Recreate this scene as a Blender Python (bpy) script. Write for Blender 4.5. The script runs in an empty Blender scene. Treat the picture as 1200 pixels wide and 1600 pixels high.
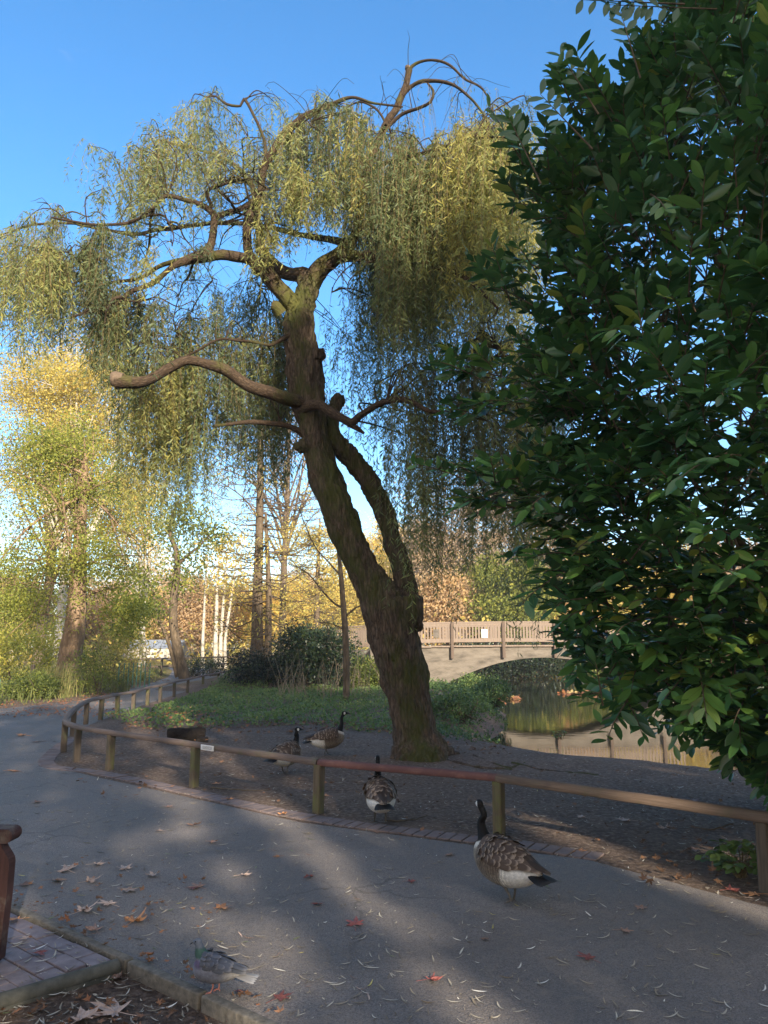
import bpy, bmesh, math, random
import numpy as np
from mathutils import Vector, Matrix, noise as mnoise

# ---------------------------------------------------------------- camera, sky, sun
SC = bpy.context.scene
COL = SC.collection
CAM_H, FPX = 1.6, 1155.0
PITCH = math.atan(210 / FPX)
cam_d = bpy.data.cameras.new("camera")
cam = bpy.data.objects.new("camera", cam_d)
COL.objects.link(cam)
cam.location = (0, 0, CAM_H)
cam.rotation_euler = (math.pi / 2 + PITCH, 0, 0)
cam_d.sensor_fit = 'VERTICAL'
cam_d.sensor_height = 36.0
cam_d.lens = 36.0 * FPX / 1600.0
cam_d.clip_start = 0.05
cam_d.clip_end = 2000
SC.camera = cam
SUN_EL = math.radians(19.5)
SUN_AZ = math.radians(159.0)          # clockwise from +Y: behind the camera, to the right
world = bpy.data.worlds.new("World")
SC.world = world
world.use_nodes = True
wn = world.node_tree
bg = wn.nodes['Background']
sky = wn.nodes.new('ShaderNodeTexSky')
sky.sky_type = 'NISHITA'
sky.sun_disc = False
sky.sun_elevation = SUN_EL
sky.sun_rotation = SUN_AZ
sky.altitude = 50
sky.air_density = 1.0
sky.dust_density = 0.6
sky.ozone_density = 2.0
hs_ = wn.nodes.new('ShaderNodeHueSaturation')
hs_.inputs['Saturation'].default_value = 1.32
wn.links.new(sky.outputs[0], hs_.inputs['Color'])
# broken low cloud; unseen cloud added behind the viewer to brighten and neutralise shade
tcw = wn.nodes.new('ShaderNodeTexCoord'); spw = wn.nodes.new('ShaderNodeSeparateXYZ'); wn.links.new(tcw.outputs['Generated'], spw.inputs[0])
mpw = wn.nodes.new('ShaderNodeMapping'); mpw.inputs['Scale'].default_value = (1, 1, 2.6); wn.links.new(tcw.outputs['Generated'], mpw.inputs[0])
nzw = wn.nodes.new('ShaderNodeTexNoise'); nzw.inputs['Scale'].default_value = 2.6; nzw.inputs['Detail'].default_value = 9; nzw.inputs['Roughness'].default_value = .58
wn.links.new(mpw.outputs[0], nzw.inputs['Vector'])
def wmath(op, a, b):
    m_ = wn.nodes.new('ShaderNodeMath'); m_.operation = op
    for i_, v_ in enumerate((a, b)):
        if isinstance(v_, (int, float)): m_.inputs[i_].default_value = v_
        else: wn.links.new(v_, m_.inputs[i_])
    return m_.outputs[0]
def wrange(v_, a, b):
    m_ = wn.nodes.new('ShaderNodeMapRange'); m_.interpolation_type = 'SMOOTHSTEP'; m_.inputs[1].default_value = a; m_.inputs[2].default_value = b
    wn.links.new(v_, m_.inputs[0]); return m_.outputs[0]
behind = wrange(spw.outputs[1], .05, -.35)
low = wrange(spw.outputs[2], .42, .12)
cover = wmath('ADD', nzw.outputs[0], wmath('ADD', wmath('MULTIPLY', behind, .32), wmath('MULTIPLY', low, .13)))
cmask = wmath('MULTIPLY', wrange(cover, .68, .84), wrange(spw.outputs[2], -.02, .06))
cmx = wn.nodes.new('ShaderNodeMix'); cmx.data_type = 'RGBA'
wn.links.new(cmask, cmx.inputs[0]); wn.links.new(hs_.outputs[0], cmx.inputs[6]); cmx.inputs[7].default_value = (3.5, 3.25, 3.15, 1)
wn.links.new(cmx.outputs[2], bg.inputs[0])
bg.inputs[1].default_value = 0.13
sd = bpy.data.lights.new("sun", 'SUN')
sd.energy = 4.0
sd.angle = math.radians(0.55)
sd.color = (1.0, 0.88, 0.71)
sun = bpy.data.objects.new("sun", sd)
COL.objects.link(sun)
sdir = Vector((math.sin(SUN_AZ) * math.cos(SUN_EL), math.cos(SUN_AZ) * math.cos(SUN_EL), math.sin(SUN_EL)))
sun.rotation_euler = sdir.to_track_quat('Z', 'Y').to_euler()
sun.location = (10, -20, 20)
SC.view_settings.view_transform = 'Standard'
SC.view_settings.look = 'None'
SC.view_settings.exposure = 1.5
SC.view_settings.gamma = 1.0
SC.cycles.max_bounces = 6
SC.cycles.diffuse_bounces = 3
SC.cycles.glossy_bounces = 3
SC.cycles.transmission_bounces = 4
SC.cycles.transparent_max_bounces = 4
SC.cycles.caustics_reflective = False
SC.cycles.caustics_refractive = False

rng = np.random.default_rng(11)
random.seed(11)
PI = math.pi

def ray(px, py):
    x = (px - 600) / FPX; y = (800 - py) / FPX
    c, s = math.cos(PITCH), math.sin(PITCH)
    return np.array([x, c - y * s, s + y * c])
def G(px, py, z=0.0):
    d = ray(px, py); t = (z - CAM_H) / d[2]
    return (d[0] * t, d[1] * t)
def P(px, py, Y):
    d = ray(px, py); t = Y / d[1]
    return np.array([d[0] * t, Y, CAM_H + d[2] * t])
def mpp(Y, py=800):                      # metres per picture pixel at depth Y
    d = ray(600, py)
    return Y / d[1] / FPX

# ---------------------------------------------------------------- mesh helpers
class MB:
    def __init__(self):
        self.V = []; self.L = []; self.LT = []; self.UV = []; self.T = []; self.MI = []; self.n = 0
        self.C = []; self.hasc = False
    def add(self, V, F, uv=None, tone=0.5, mi=0, col=None):
        V = np.asarray(V, float).reshape(-1, 3); k = len(V)
        if isinstance(F, np.ndarray):
            m, w = F.shape
            self.L.append((F + self.n).ravel()); self.LT.append(np.full(m, w))
        else:
            m = len(F)
            self.L.append(np.array([i for f in F for i in f], int) + self.n)
            self.LT.append(np.array([len(f) for f in F], int))
        self.MI.append(np.full(m, mi))
        self.V.append(V)
        self.UV.append(np.zeros((k, 2)) if uv is None else np.asarray(uv, float))
        self.T.append(np.full(k, float(tone)) if np.isscalar(tone) else np.asarray(tone, float))
        self.n += k
    def mesh(self, name, mats, smooth=True):
        me = bpy.data.meshes.new(name)
        V = np.concatenate(self.V); L = np.concatenate(self.L); LT = np.concatenate(self.LT)
        UV = np.concatenate(self.UV); T = np.concatenate(self.T); MI = np.concatenate(self.MI)
        me.vertices.add(len(V)); me.vertices.foreach_set('co', V.ravel().astype(np.float32))
        me.loops.add(len(L)); me.loops.foreach_set('vertex_index', L.astype(np.int32))
        me.polygons.add(len(LT))
        ls = np.concatenate([[0], np.cumsum(LT)[:-1]])
        me.polygons.foreach_set('loop_start', ls.astype(np.int32))
        me.polygons.foreach_set('material_index', MI.astype(np.int32))
        me.polygons.foreach_set('use_smooth', np.full(len(LT), smooth))
        uvl = me.uv_layers.new(name='UVMap')
        uvl.data.foreach_set('uv', UV[L].ravel().astype(np.float32))
        at = me.attributes.new('tone', 'FLOAT', 'POINT')
        at.data.foreach_set('value', T.astype(np.float32))
        for m in (mats if isinstance(mats, (list, tuple)) else [mats]): me.materials.append(m)
        me.update(calc_edges=True)
        return me
    def obj(self, name, mats, parent=None, smooth=True):
        me = self.mesh(name, mats, smooth)
        o = bpy.data.objects.new(name, me); COL.objects.link(o)
        if parent is not None:
            o.parent = parent
            o.matrix_parent_inverse = Matrix.LocRotScale(parent.location, parent.rotation_euler, parent.scale).inverted()
        return o

def tag(o, label=None, cat=None, group=None, kind=None):
    if label: o['label'] = label
    if cat: o['category'] = cat
    if group: o['group'] = group
    if kind: o['kind'] = kind
    return o
def empty(name, loc, label, cat, group=None):
    o = bpy.data.objects.new(name, None); COL.objects.link(o)
    o.location = loc; o.empty_display_size = 0.2
    return tag(o, label, cat, group)

def resample(pts, rad, step):
    """Catmull-Rom through points (n,3) with radii."""
    pts = np.asarray(pts, float); rad = np.asarray(rad, float)
    Q = np.column_stack([pts, rad])
    Q = np.vstack([2 * Q[0] - Q[1], Q, 2 * Q[-1] - Q[-2]])
    out = []
    for i in range(1, len(Q) - 2):
        p0, p1, p2, p3 = Q[i - 1], Q[i], Q[i + 1], Q[i + 2]
        n = max(1, int(np.linalg.norm(p2[:3] - p1[:3]) / step))
        t = np.arange(n)[:, None] / n
        out.append(0.5 * ((2 * p1) + (-p0 + p2) * t + (2 * p0 - 5 * p1 + 4 * p2 - p3) * t ** 2 + (-p0 + 3 * p1 - 3 * p2 + p3) * t ** 3))
    out.append(Q[-2][None])
    R = np.vstack(out)
    return R[:, :3], np.maximum(R[:, 3], 0.0005)

def frames(pts):
    T = np.gradient(pts, axis=0)
    T /= np.linalg.norm(T, axis=1)[:, None] + 1e-12
    N = np.zeros_like(T)
    ref = np.array([0, 0, 1.0]) if abs(T[0][2]) < 0.9 else np.array([1.0, 0, 0])
    n = np.cross(T[0], ref); n /= np.linalg.norm(n)
    for i in range(len(T)):
        n = n - T[i] * n.dot(T[i]); n /= np.linalg.norm(n) + 1e-12
        N[i] = n
    return T, N, np.cross(T, N)

def tube(mb, pts, rad, seg=8, mi=0, tone=0.5, cap=True, rough=0.0, uvs=1.0, sc=(1, 1)):
    pts = np.asarray(pts, float); rad = np.broadcast_to(np.asarray(rad, float), (len(pts),))
    T, N, B = frames(pts)
    a = np.linspace(0, 2 * PI, seg + 1)
    c, s = np.cos(a), np.sin(a)
    r = rad[:, None] * np.ones(seg + 1)[None]
    if rough > 0:
        nz = rng.normal(0, 1, (len(pts), seg)); nz = (nz + np.roll(nz, 1, 0)) * .5
        nz = np.hstack([nz, nz[:, :1]])
        r = r * (1 + rough * nz)
    V = pts[:, None] + N[:, None] * (c * r * sc[0])[..., None] + B[:, None] * (s * r * sc[1])[..., None]
    n = len(pts); w = seg + 1
    i = np.arange(n - 1)[:, None] * w + np.arange(seg)[None]
    F = np.stack([i, i + 1, i + w + 1, i + w], -1).reshape(-1, 4)
    dl = np.concatenate([[0], np.cumsum(np.linalg.norm(np.diff(pts, axis=0), axis=1))])
    uv = np.stack(np.broadcast_arrays(a[None] / (2 * PI) * uvs, dl[:, None]), -1).reshape(-1, 2)
    mb.add(V.reshape(-1, 3), F, uv, tone, mi)
    if cap:
        for k, rev in ((0, False), (n - 1, True)):
            ring = V[k][:seg]
            f = list(range(seg))
            if not rev: f = f[::-1]
            mb.add(ring, [f], None, tone, mi)

def box(mb, c, size, rot=None, bev=0.0, mi=0, tone=0.5):
    c = np.asarray(c, float); sx, sy, sz = [v / 2 for v in size]
    if bev <= 0:
        V = np.array([[x, y, z] for x in (-sx, sx) for y in (-sy, sy) for z in (-sz, sz)])
        F = [(0, 1, 3, 2), (4, 6, 7, 5), (0, 4, 5, 1), (2, 3, 7, 6), (0, 2, 6, 4), (1, 5, 7, 3)]
    else:
        bm = bmesh.new(); bmesh.ops.create_cube(bm, size=1.0)
        for v in bm.verts: v.co = Vector((v.co.x * 2 * sx, v.co.y * 2 * sy, v.co.z * 2 * sz))
        bmesh.ops.bevel(bm, geom=list(bm.edges), offset=bev, segments=2, affect='EDGES', profile=0.5)
        bm.verts.ensure_lookup_table(); bm.verts.index_update()
        V = np.array([v.co[:] for v in bm.verts]); F = [tuple(v.index for v in f.verts) for f in bm.faces]
        bm.free()
    if rot is not None: V = V @ np.array(rot).T
    mb.add(V + c, F, V[:, :2], tone, mi)

def rotz(a):
    c, s = math.cos(a), math.sin(a)
    return np.array([[c, -s, 0], [s, c, 0], [0, 0, 1.0]])

def scatter(mb, TV, TF, TUV, pos, d, nrm, sx, sy, tone, mi=0):
    """Copy a template (its y = leaf axis, z = normal) onto many frames."""
    pos = np.asarray(pos); n = len(pos)
    if n == 0: return
    d = d / (np.linalg.norm(d, axis=1)[:, None] + 1e-9)
    x = np.cross(d, nrm); x /= np.linalg.norm(x, axis=1)[:, None] + 1e-9
    z = np.cross(x, d)
    TV = np.asarray(TV, float)
    sx = np.broadcast_to(sx, (n,)); sy = np.broadcast_to(sy, (n,))
    V = pos[:, None] + x[:, None] * (TV[None, :, 0] * sx[:, None])[..., None] + d[:, None] * (TV[None, :, 1] * sy[:, None])[..., None] + z[:, None] * (TV[None, :, 2] * sx[:, None])[..., None]
    k = len(TV); F = np.asarray(TF)
    FF = (F[None] + (np.arange(n) * k)[:, None, None]).reshape(-1, F.shape[1])
    tone = np.broadcast_to(tone, (n,))
    mb.add(V.reshape(-1, 3), FF, np.tile(TUV, (n, 1)), np.repeat(tone, k), mi)

def unit(v):
    v = np.asarray(v, float)
    return v / (np.linalg.norm(v, axis=-1, keepdims=True) + 1e-9)

DIAM = np.array([[0, 0, 0], [.5, .45, .04], [0, 1, -.05], [-.5, .45, .04]]); DIAMF = np.array([[0, 1, 2, 3]]); DIAMUV = np.array([[.5, 0], [1, .5], [.5, 1], [0, .5]])

def leaf_template(rows=5, fold=0.18, curl=0.25):
    """obovate leaf with folded halves; x in +-.5, y 0..1"""
    V = []; UV = []
    prof = [0.06, .62, .95, 1.0, .72, .05] if rows == 5 else [0.06, .8, 1.0, .05]
    m = len(prof)
    for i in range(m):
        y = i / (m - 1); w = prof[i] * .5
        z = -curl * (y ** 2)
        for x in (-w, 0, w):
            V.append([x, y, z + fold * abs(x)]); UV.append([.5 + x, y])
    F = []
    for i in range(m - 1):
        for j in range(2):
            a = i * 3 + j; F.append([a, a + 1, a + 4, a + 3])
    return np.array(V), np.array(F), np.array(UV)

# ---------------------------------------------------------------- materials
def nmat(name):
    m = bpy.data.materials.new(name); m.use_nodes = True
    nt = m.node_tree
    return m, nt, nt.nodes['Principled BSDF'], nt.nodes['Material Output']
def N(nt, t, **kw):
    n = nt.nodes.new(t)
    for k, v in kw.items(): setattr(n, k, v)
    return n
def ramp(nt, stops, fac=None):
    r = nt.nodes.new('ShaderNodeValToRGB')
    e = r.color_ramp.elements
    while len(e) < len(stops): e.new(0.5)
    for i, (p, c) in enumerate(stops):
        e[i].position = p; e[i].color = (*c, 1)
    if fac is not None: nt.links.new(fac, r.inputs[0])
    return r
def coords(nt, kind='Object', scale=(1, 1, 1)):
    tc = nt.nodes.new('ShaderNodeTexCoord'); mp = nt.nodes.new('ShaderNodeMapping')
    mp.inputs['Scale'].default_value = scale
    nt.links.new(tc.outputs[kind], mp.inputs[0])
    return mp.outputs[0]
def noise(nt, vec, scale, detail=6, rough=.6, dist=0.0):
    n = nt.nodes.new('ShaderNodeTexNoise')
    n.inputs['Scale'].default_value = scale; n.inputs['Detail'].default_value = detail
    n.inputs['Roughness'].default_value = rough; n.inputs['Distortion'].default_value = dist
    nt.links.new(vec, n.inputs['Vector'])
    return n.outputs[0]
def mix(nt, a, b, fac, mode='MIX'):
    m = nt.nodes.new('ShaderNodeMix'); m.data_type = 'RGBA'; m.blend_type = mode
    if isinstance(fac, (int, float)): m.inputs[0].default_value = fac
    else: nt.links.new(fac, m.inputs[0])
    for s, v in ((6, a), (7, b)):
        if isinstance(v, tuple): m.inputs[s].default_value = (*v, 1)
        else: nt.links.new(v, m.inputs[s])
    return m.outputs[2]
def math_(nt, op, a, b=0.0, c=None):
    m = nt.nodes.new('ShaderNodeMath'); m.operation = op
    for i, v in enumerate((a, b) if c is None else (a, b, c)):
        if isinstance(v, (int, float)): m.inputs[i].default_value = v
        else: nt.links.new(v, m.inputs[i])
    return m.outputs[0]
def bump(nt, h, bsdf, strength=.5, dist=.02):
    b = nt.nodes.new('ShaderNodeBump'); b.inputs['Strength'].default_value = strength
    b.inputs['Distance'].default_value = dist
    nt.links.new(h, b.inputs['Height']); nt.links.new(b.outputs[0], bsdf.inputs['Normal'])
    return b

def leafmat(name, stops, trans=.35, rough=.5, spec=.3, midrib=None, patch=0.0, coat=0.0):
    m, nt, b, out = nmat(name)
    at = N(nt, 'ShaderNodeAttribute', attribute_name='tone')
    col = ramp(nt, stops, at.outputs['Fac']).outputs[0]
    if midrib:
        uv = N(nt, 'ShaderNodeUVMap'); sp = N(nt, 'ShaderNodeSeparateXYZ')
        nt.links.new(uv.outputs[0], sp.inputs[0])
        d = math_(nt, 'ABSOLUTE', math_(nt, 'SUBTRACT', sp.outputs[0], .5))
        f = math_(nt, 'SUBTRACT', 1.0, math_(nt, 'MULTIPLY', d, 28.0)); f = math_(nt, 'MAXIMUM', f, 0.0)
        # side veins
        ve = math_(nt, 'SINE', math_(nt, 'MULTIPLY', math_(nt, 'SUBTRACT', sp.outputs[1], math_(nt, 'MULTIPLY', d, .8)), 60.0))
        ve = math_(nt, 'MULTIPLY', math_(nt, 'MAXIMUM', math_(nt, 'SUBTRACT', ve, .8), 0.0), 1.2)
        f = math_(nt, 'MINIMUM', math_(nt, 'ADD', math_(nt, 'MULTIPLY', f, .7), ve), 1.0)
        col = mix(nt, col, midrib, f)
    nt.links.new(col, b.inputs['Base Color'])
    b.inputs['Roughness'].default_value = rough
    b.inputs['Specular IOR Level'].default_value = spec
    if trans > 0:
        tr = N(nt, 'ShaderNodeBsdfTranslucent')
        tc = mix(nt, col, (1.0, 0.95, 0.35), .35, 'MULTIPLY')
        nt.links.new(tc, tr.inputs[0])
        ms = N(nt, 'ShaderNodeMixShader'); ms.inputs[0].default_value = trans
        nt.links.new(b.outputs[0], ms.inputs[1]); nt.links.new(tr.outputs[0], ms.inputs[2])
        nt.links.new(ms.outputs[0], out.inputs[0])
    return m

def simple(name, stops, scale=20, rough=.8, bstr=.3, bdist=.01, kind='Object', stretch=(1, 1, 1), spec=.3, detail=6, dist=0.0):
    m, nt, b, out = nmat(name)
    v = coords(nt, kind, stretch)
    n = noise(nt, v, scale, detail, .65, dist)
    nt.links.new(ramp(nt, stops, n).outputs[0], b.inputs['Base Color'])
    b.inputs['Roughness'].default_value = rough
    b.inputs['Specular IOR Level'].default_value = spec
    if bstr > 0: bump(nt, n, b, bstr, bdist)
    return m

def barkmat(name, dark, light, moss=None, kind='Object', stretch=(14, 14, 2.6), mossamt=.5, bstr=.9, bdist=.03):
    m, nt, b, out = nmat(name)
    v = coords(nt, kind, stretch)
    n1 = noise(nt, v, 1.6, 8, .65, .8)
    vo = N(nt, 'ShaderNodeTexVoronoi', feature='DISTANCE_TO_EDGE'); vo.inputs['Scale'].default_value = 1.5
    dv = N(nt, 'ShaderNodeVectorMath', operation='ADD')
    nz = N(nt, 'ShaderNodeTexNoise'); nz.inputs['Scale'].default_value = 2.0
    nt.links.new(v, nz.inputs['Vector'])
    nt.links.new(v, dv.inputs[0]); nt.links.new(nz.outputs[1], dv.inputs[1])
    nt.links.new(dv.outputs[0], vo.inputs['Vector'])
    h = math_(nt, 'ADD', math_(nt, 'MULTIPLY', n1, .7), math_(nt, 'MINIMUM', vo.outputs[0], .35))
    c = ramp(nt, [(.2, dark), (.5, tuple((a + b_) / 2 for a, b_ in zip(dark, light))), (.85, light)], h).outputs[0]
    if moss:
        vm = coords(nt, 'Object', (1, 1, .7))
        mm = noise(nt, vm, 1.3, 6, .7)
        mf = ramp(nt, [(mossamt - .06, (0, 0, 0)), (mossamt + .07, (1, 1, 1))], mm).outputs[0]
        mf2 = math_(nt, 'MULTIPLY', mf, .8)
        c = mix(nt, c, moss, mf2)
    nt.links.new(c, b.inputs['Base Color'])
    b.inputs['Roughness'].default_value = .9; b.inputs['Specular IOR Level'].default_value = .15
    bump(nt, h, b, bstr, bdist)
    return m

M = {}
M['willow_bark'] = barkmat('willow_bark', (.018, .013, .010), (.17, .125, .09), (.055, .065, .014), mossamt=.52)
M['limb_bark'] = barkmat('limb_bark', (.018, .012, .009), (.115, .08, .053), (.085, .09, .022), 'UV', (12, 7, 1), mossamt=.56, bdist=.015)
M['twig_bark'] = simple('twig_bark', [(.3, (.09, .065, .03)), (.7, (.24, .18, .08))], 8, .8, 0)
M['cut_wood'] = simple('cut_wood', [(.3, (.09, .065, .045)), (.7, (.20, .145, .10))], 25, .8, .3)
M['bg_bark'] = barkmat('bg_bark', (.06, .045, .03), (.20, .15, .10), None, 'Object', (5, 5, 1.5), bdist=.03)
M['alder_bark'] = barkmat('alder_bark', (.13, .085, .05), (.36, .25, .16), None, 'Object', (4, 4, 1.5), bdist=.03)
M['birch_bark'] = simple('birch_bark', [(.35, (.16, .13, .10)), (.45, (.46, .42, .35)), (.8, (.56, .52, .44))], 3, .8, .1, stretch=(1, 1, 2.5))
M['willow_leaf'] = leafmat('willow_leaf', [(0, (.10, .135, .075)), (.4, (.19, .235, .105)), (.7, (.31, .34, .125)), (1, (.48, .43, .12))], .48, .5, .25)
M['laurel_leaf'] = leafmat('laurel_leaf', [(0, (.028, .075, .032)), (.5, (.060, .155, .052)), (.85, (.14, .29, .06)), (1, (.30, .33, .06))], .28, .26, .6, midrib=(.10, .16, .04))
M['gold_leaf'] = leafmat('gold_leaf', [(0, (.32, .31, .10)), (.4, (.58, .49, .14)), (.75, (.78, .60, .16)), (1, (.76, .47, .12))], .5, .6, .2)
M['green_leaf'] = leafmat('green_leaf', [(0, (.08, .11, .03)), (.5, (.27, .31, .06)), (1, (.55, .51, .10))], .5, .55, .3)
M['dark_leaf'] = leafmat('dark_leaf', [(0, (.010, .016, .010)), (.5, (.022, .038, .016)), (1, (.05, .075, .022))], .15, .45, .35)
M['rust_leaf'] = leafmat('rust_leaf', [(0, (.32, .25, .19)), (.5, (.48, .37, .25)), (1, (.62, .42, .2))], .45, .6, .2)
M['cover_leaf'] = leafmat('cover_leaf', [(0, (.05, .09, .032)), (.5, (.125, .20, .058)), (.9, (.23, .28, .085)), (1, (.4, .38, .1))], .35, .5, .3)
M['reed'] = leafmat('reed', [(0, (.06, .09, .03)), (.6, (.17, .19, .06)), (1, (.42, .36, .15))], .35, .6, .2)
M['litter'] = leafmat('litter', [(0, (.06, .035, .022)), (.35, (.15, .085, .05)), (.65, (.28, .15, .09)), (.88, (.36, .14, .06)), (1, (.5, .40, .18))], .1, .75, .15)
M['litter_willow'] = leafmat('litter_willow', [(0, (.10, .075, .05)), (.5, (.28, .24, .18)), (.85, (.50, .46, .38)), (1, (.78, .75, .68))], .05, .6, .3)

# asphalt
def mk_asphalt():
    m, nt, b, out = nmat('asphalt')
    v = coords(nt)
    fine = noise(nt, v, 120, 3, .8)
    mid = noise(nt, v, 14, 6, .65)
    big = noise(nt, v, .55, 6, .62, .5)
    base = ramp(nt, [(.32, (.120, .103, .093)), (.5, (.185, .161, .146)), (.68, (.30, .258, .230))], big).outputs[0]
    c = mix(nt, base, (.055, .052, .054), math_(nt, 'MULTIPLY', ramp(nt, [(.46, (1, 1, 1)), (.52, (0, 0, 0))], fine).outputs[0], .62))
    vo = N(nt, 'ShaderNodeTexVoronoi'); vo.inputs['Scale'].default_value = 95
    nt.links.new(v, vo.inputs['Vector'])
    st = ramp(nt, [(.10, (1, 1, 1)), (.22, (0, 0, 0))], vo.outputs[0]).outputs[0]
    c = mix(nt, c, (.45, .42, .38), math_(nt, 'MULTIPLY', st, .55))
    dirt = ramp(nt, [(.50, (0, 0, 0)), (.72, (1, 1, 1))], mid).outputs[0]
    c = mix(nt, c, (.20, .165, .13), math_(nt, 'MULTIPLY', dirt, .68))
    ck = N(nt, 'ShaderNodeTexVoronoi', feature='DISTANCE_TO_EDGE'); ck.inputs['Scale'].default_value = .55
    wv_ = N(nt, 'ShaderNodeVectorMath', operation='ADD'); wn_ = N(nt, 'ShaderNodeTexNoise'); wn_.inputs['Scale'].default_value = 3.0; wn_.inputs['Detail'].default_value = 6
    nt.links.new(v, wn_.inputs['Vector']); wsc = N(nt, 'ShaderNodeVectorMath', operation='SCALE'); wsc.inputs['Scale'].default_value = .38; nt.links.new(wn_.outputs[1], wsc.inputs[0]); nt.links.new(v, wv_.inputs[0]); nt.links.new(wsc.outputs[0], wv_.inputs[1]); nt.links.new(wv_.outputs[0], ck.inputs['Vector'])
    cm = ramp(nt, [(.50, (0, 0, 0)), (.56, (1, 1, 1))], noise(nt, v, .35, 3, .5)).outputs[0]
    cf = math_(nt, 'MULTIPLY', ramp(nt, [(.003, (1, 1, 1)), (.010, (0, 0, 0))], ck.outputs[0]).outputs[0], cm)
    c = mix(nt, c, (.035, .03, .026), math_(nt, 'MULTIPLY', cf, .38))
    spl = ramp(nt, [(.63, (0, 0, 0)), (.70, (1, 1, 1))], noise(nt, v, 2.2, 7, .75, 0)).outputs[0]
    c = mix(nt, c, (.09, .075, .066), math_(nt, 'MULTIPLY', spl, .3))
    nt.links.new(c, b.inputs['Base Color'])
    rr = ramp(nt, [(.35, (.55, .55, .55)), (.7, (.85, .85, .85))], big).outputs[0]
    nt.links.new(rr, b.inputs['Roughness']); b.inputs['Specular IOR Level'].default_value = .35
    h = math_(nt, 'ADD', math_(nt, 'MULTIPLY', vo.outputs[0], -.6), math_(nt, 'ADD', fine, math_(nt, 'MULTIPLY', mid, .6)))
    bump(nt, h, b, .9, .008)
    return m
M['asphalt'] = mk_asphalt()
def mk_ground():
    m, nt, b, out = nmat('earth')
    v = coords(nt)
    g = N(nt, 'ShaderNodeSeparateXYZ'); nt.links.new(v, g.inputs[0])
    n1 = noise(nt, v, 22, 8, .7); n2 = noise(nt, v, 1.1, 6, .65); n3 = noise(nt, v, 90, 4, .7)
    near = ramp(nt, [(.3, (.060, .041, .030)), (.5, (.155, .108, .080)), (.70, (.36, .265, .20))], n1).outputs[0]
    near = mix(nt, near, (.25, .185, .145), ramp(nt, [(.5, (0, 0, 0)), (.7, (.6, .6, .6))], n2).outputs[0])
    far = ramp(nt, [(.3, (.06, .07, .02)), (.5, (.20, .16, .05)), (.7, (.32, .20, .06))], n2).outputs[0]
    f = N(nt, 'ShaderNodeMapRange'); f.inputs[1].default_value = 28; f.inputs[2].default_value = 45
    nt.links.new(g.outputs[1], f.inputs[0])
    nt.links.new(mix(nt, near, far, f.outputs[0]), b.inputs['Base Color'])
    b.inputs['Roughness'].default_value = .9; b.inputs['Specular IOR Level'].default_value = .2
    bump(nt, math_(nt, 'ADD', n1, math_(nt, 'MULTIPLY', n3, .5)), b, 1.0, .06)
    return m
M['earth'] = mk_ground()
def mk_water():
    m, nt, b, out = nmat('water')
    v = coords(nt, 'Object', (1, 1.6, 1))
    n1 = noise(nt, v, 2.2, 3, .5); n2 = noise(nt, v, 9, 2, .5)
    b.inputs['Base Color'].default_value = (.022, .021, .012, 1)
    b.inputs['Roughness'].default_value = .03; b.inputs['IOR'].default_value = 1.45
    b.inputs['Specular IOR Level'].default_value = 1.0
    bump(nt, math_(nt, 'ADD', n1, math_(nt, 'MULTIPLY', n2, .25)), b, .08, .02)
    return m
M['water'] = mk_water()
def mk_wood(name, c1, c2, moss=None, amt=.5, paint=None):
    m, nt, b, out = nmat(name)
    v = coords(nt, 'UV', (14, 1.2, 1)); vo = coords(nt, 'Object')
    n = noise(nt, v, 3, 8, .7, .4)
    c = ramp(nt, [(.3, c1), (.7, c2)], n).outputs[0]
    if paint:
        pn = noise(nt, vo, 7, 8, .7)
        c = mix(nt, c, paint, ramp(nt, [(.40, (0, 0, 0)), (.52, (1, 1, 1))], pn).outputs[0])
    if moss:
        mn = noise(nt, vo, 4.5, 6, .7)
        c = mix(nt, c, moss, ramp(nt, [(amt - .05, (0, 0, 0)), (amt + .12, (.85, .85, .85))], mn).outputs[0])
    nt.links.new(c, b.inputs['Base Color'])
    b.inputs['Roughness'].default_value = .75; b.inputs['Specular IOR Level'].default_value = .25
    bump(nt, n, b, .5, .006)
    return m
M['rail_wood'] = mk_wood('rail_wood', (.07, .05, .04), (.20, .145, .115), (.10, .10, .05), .60)
M['rail_red'] = mk_wood('rail_red', (.12, .055, .045), (.22, .11, .09), (.13, .10, .08), .62, (.13, .062, .055))
M['rail_tan'] = mk_wood('rail_tan', (.075, .052, .038), (.20, .14, .10), (.12, .10, .06), .6)
M['post_moss'] = mk_wood('post_moss', (.07, .055, .035), (.17, .13, .085), (.12, .13, .045), .52)
M['post_dark'] = mk_wood('post_dark', (.05, .042, .032), (.13, .10, .075), (.09, .11, .035), .58)
M['bench_wood'] = mk_wood('bench_wood', (.03, .016, .015), (.065, .03, .028), (.14, .125, .105), .58)
M['bench_foot'] = mk_wood('bench_foot', (.10, .085, .06), (.24, .20, .15), (.12, .045, .04), .6)
M['bridge_wood'] = mk_wood('bridge_wood', (.15, .115, .09), (.31, .24, .19))
M['bridge_post'] = mk_wood('bridge_post', (.07, .05, .038), (.17, .125, .095))
M['concrete'] = simple('concrete', [(.3, (.08, .069, .056)), (.5, (.165, .142, .115)), (.75, (.24, .208, .17))], 1.6, .9, .3, .01, stretch=(1, 1, 3), detail=9)
M['kerb_conc'] = simple('kerb_conc', [(.3, (.085, .075, .06)), (.55, (.17, .15, .12)), (.8, (.26, .22, .17))], 28, .9, .8, .008)
M['kerb_edge'] = simple('kerb_edge', [(.3, (.05, .052, .042)), (.7, (.125, .12, .10))], 14, .85, .4, .006)
M['brick'] = simple('brick', [(.3, (.10, .078, .072)), (.7, (.21, .16, .15))], 6, .85, .5, .008, detail=9)
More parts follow.
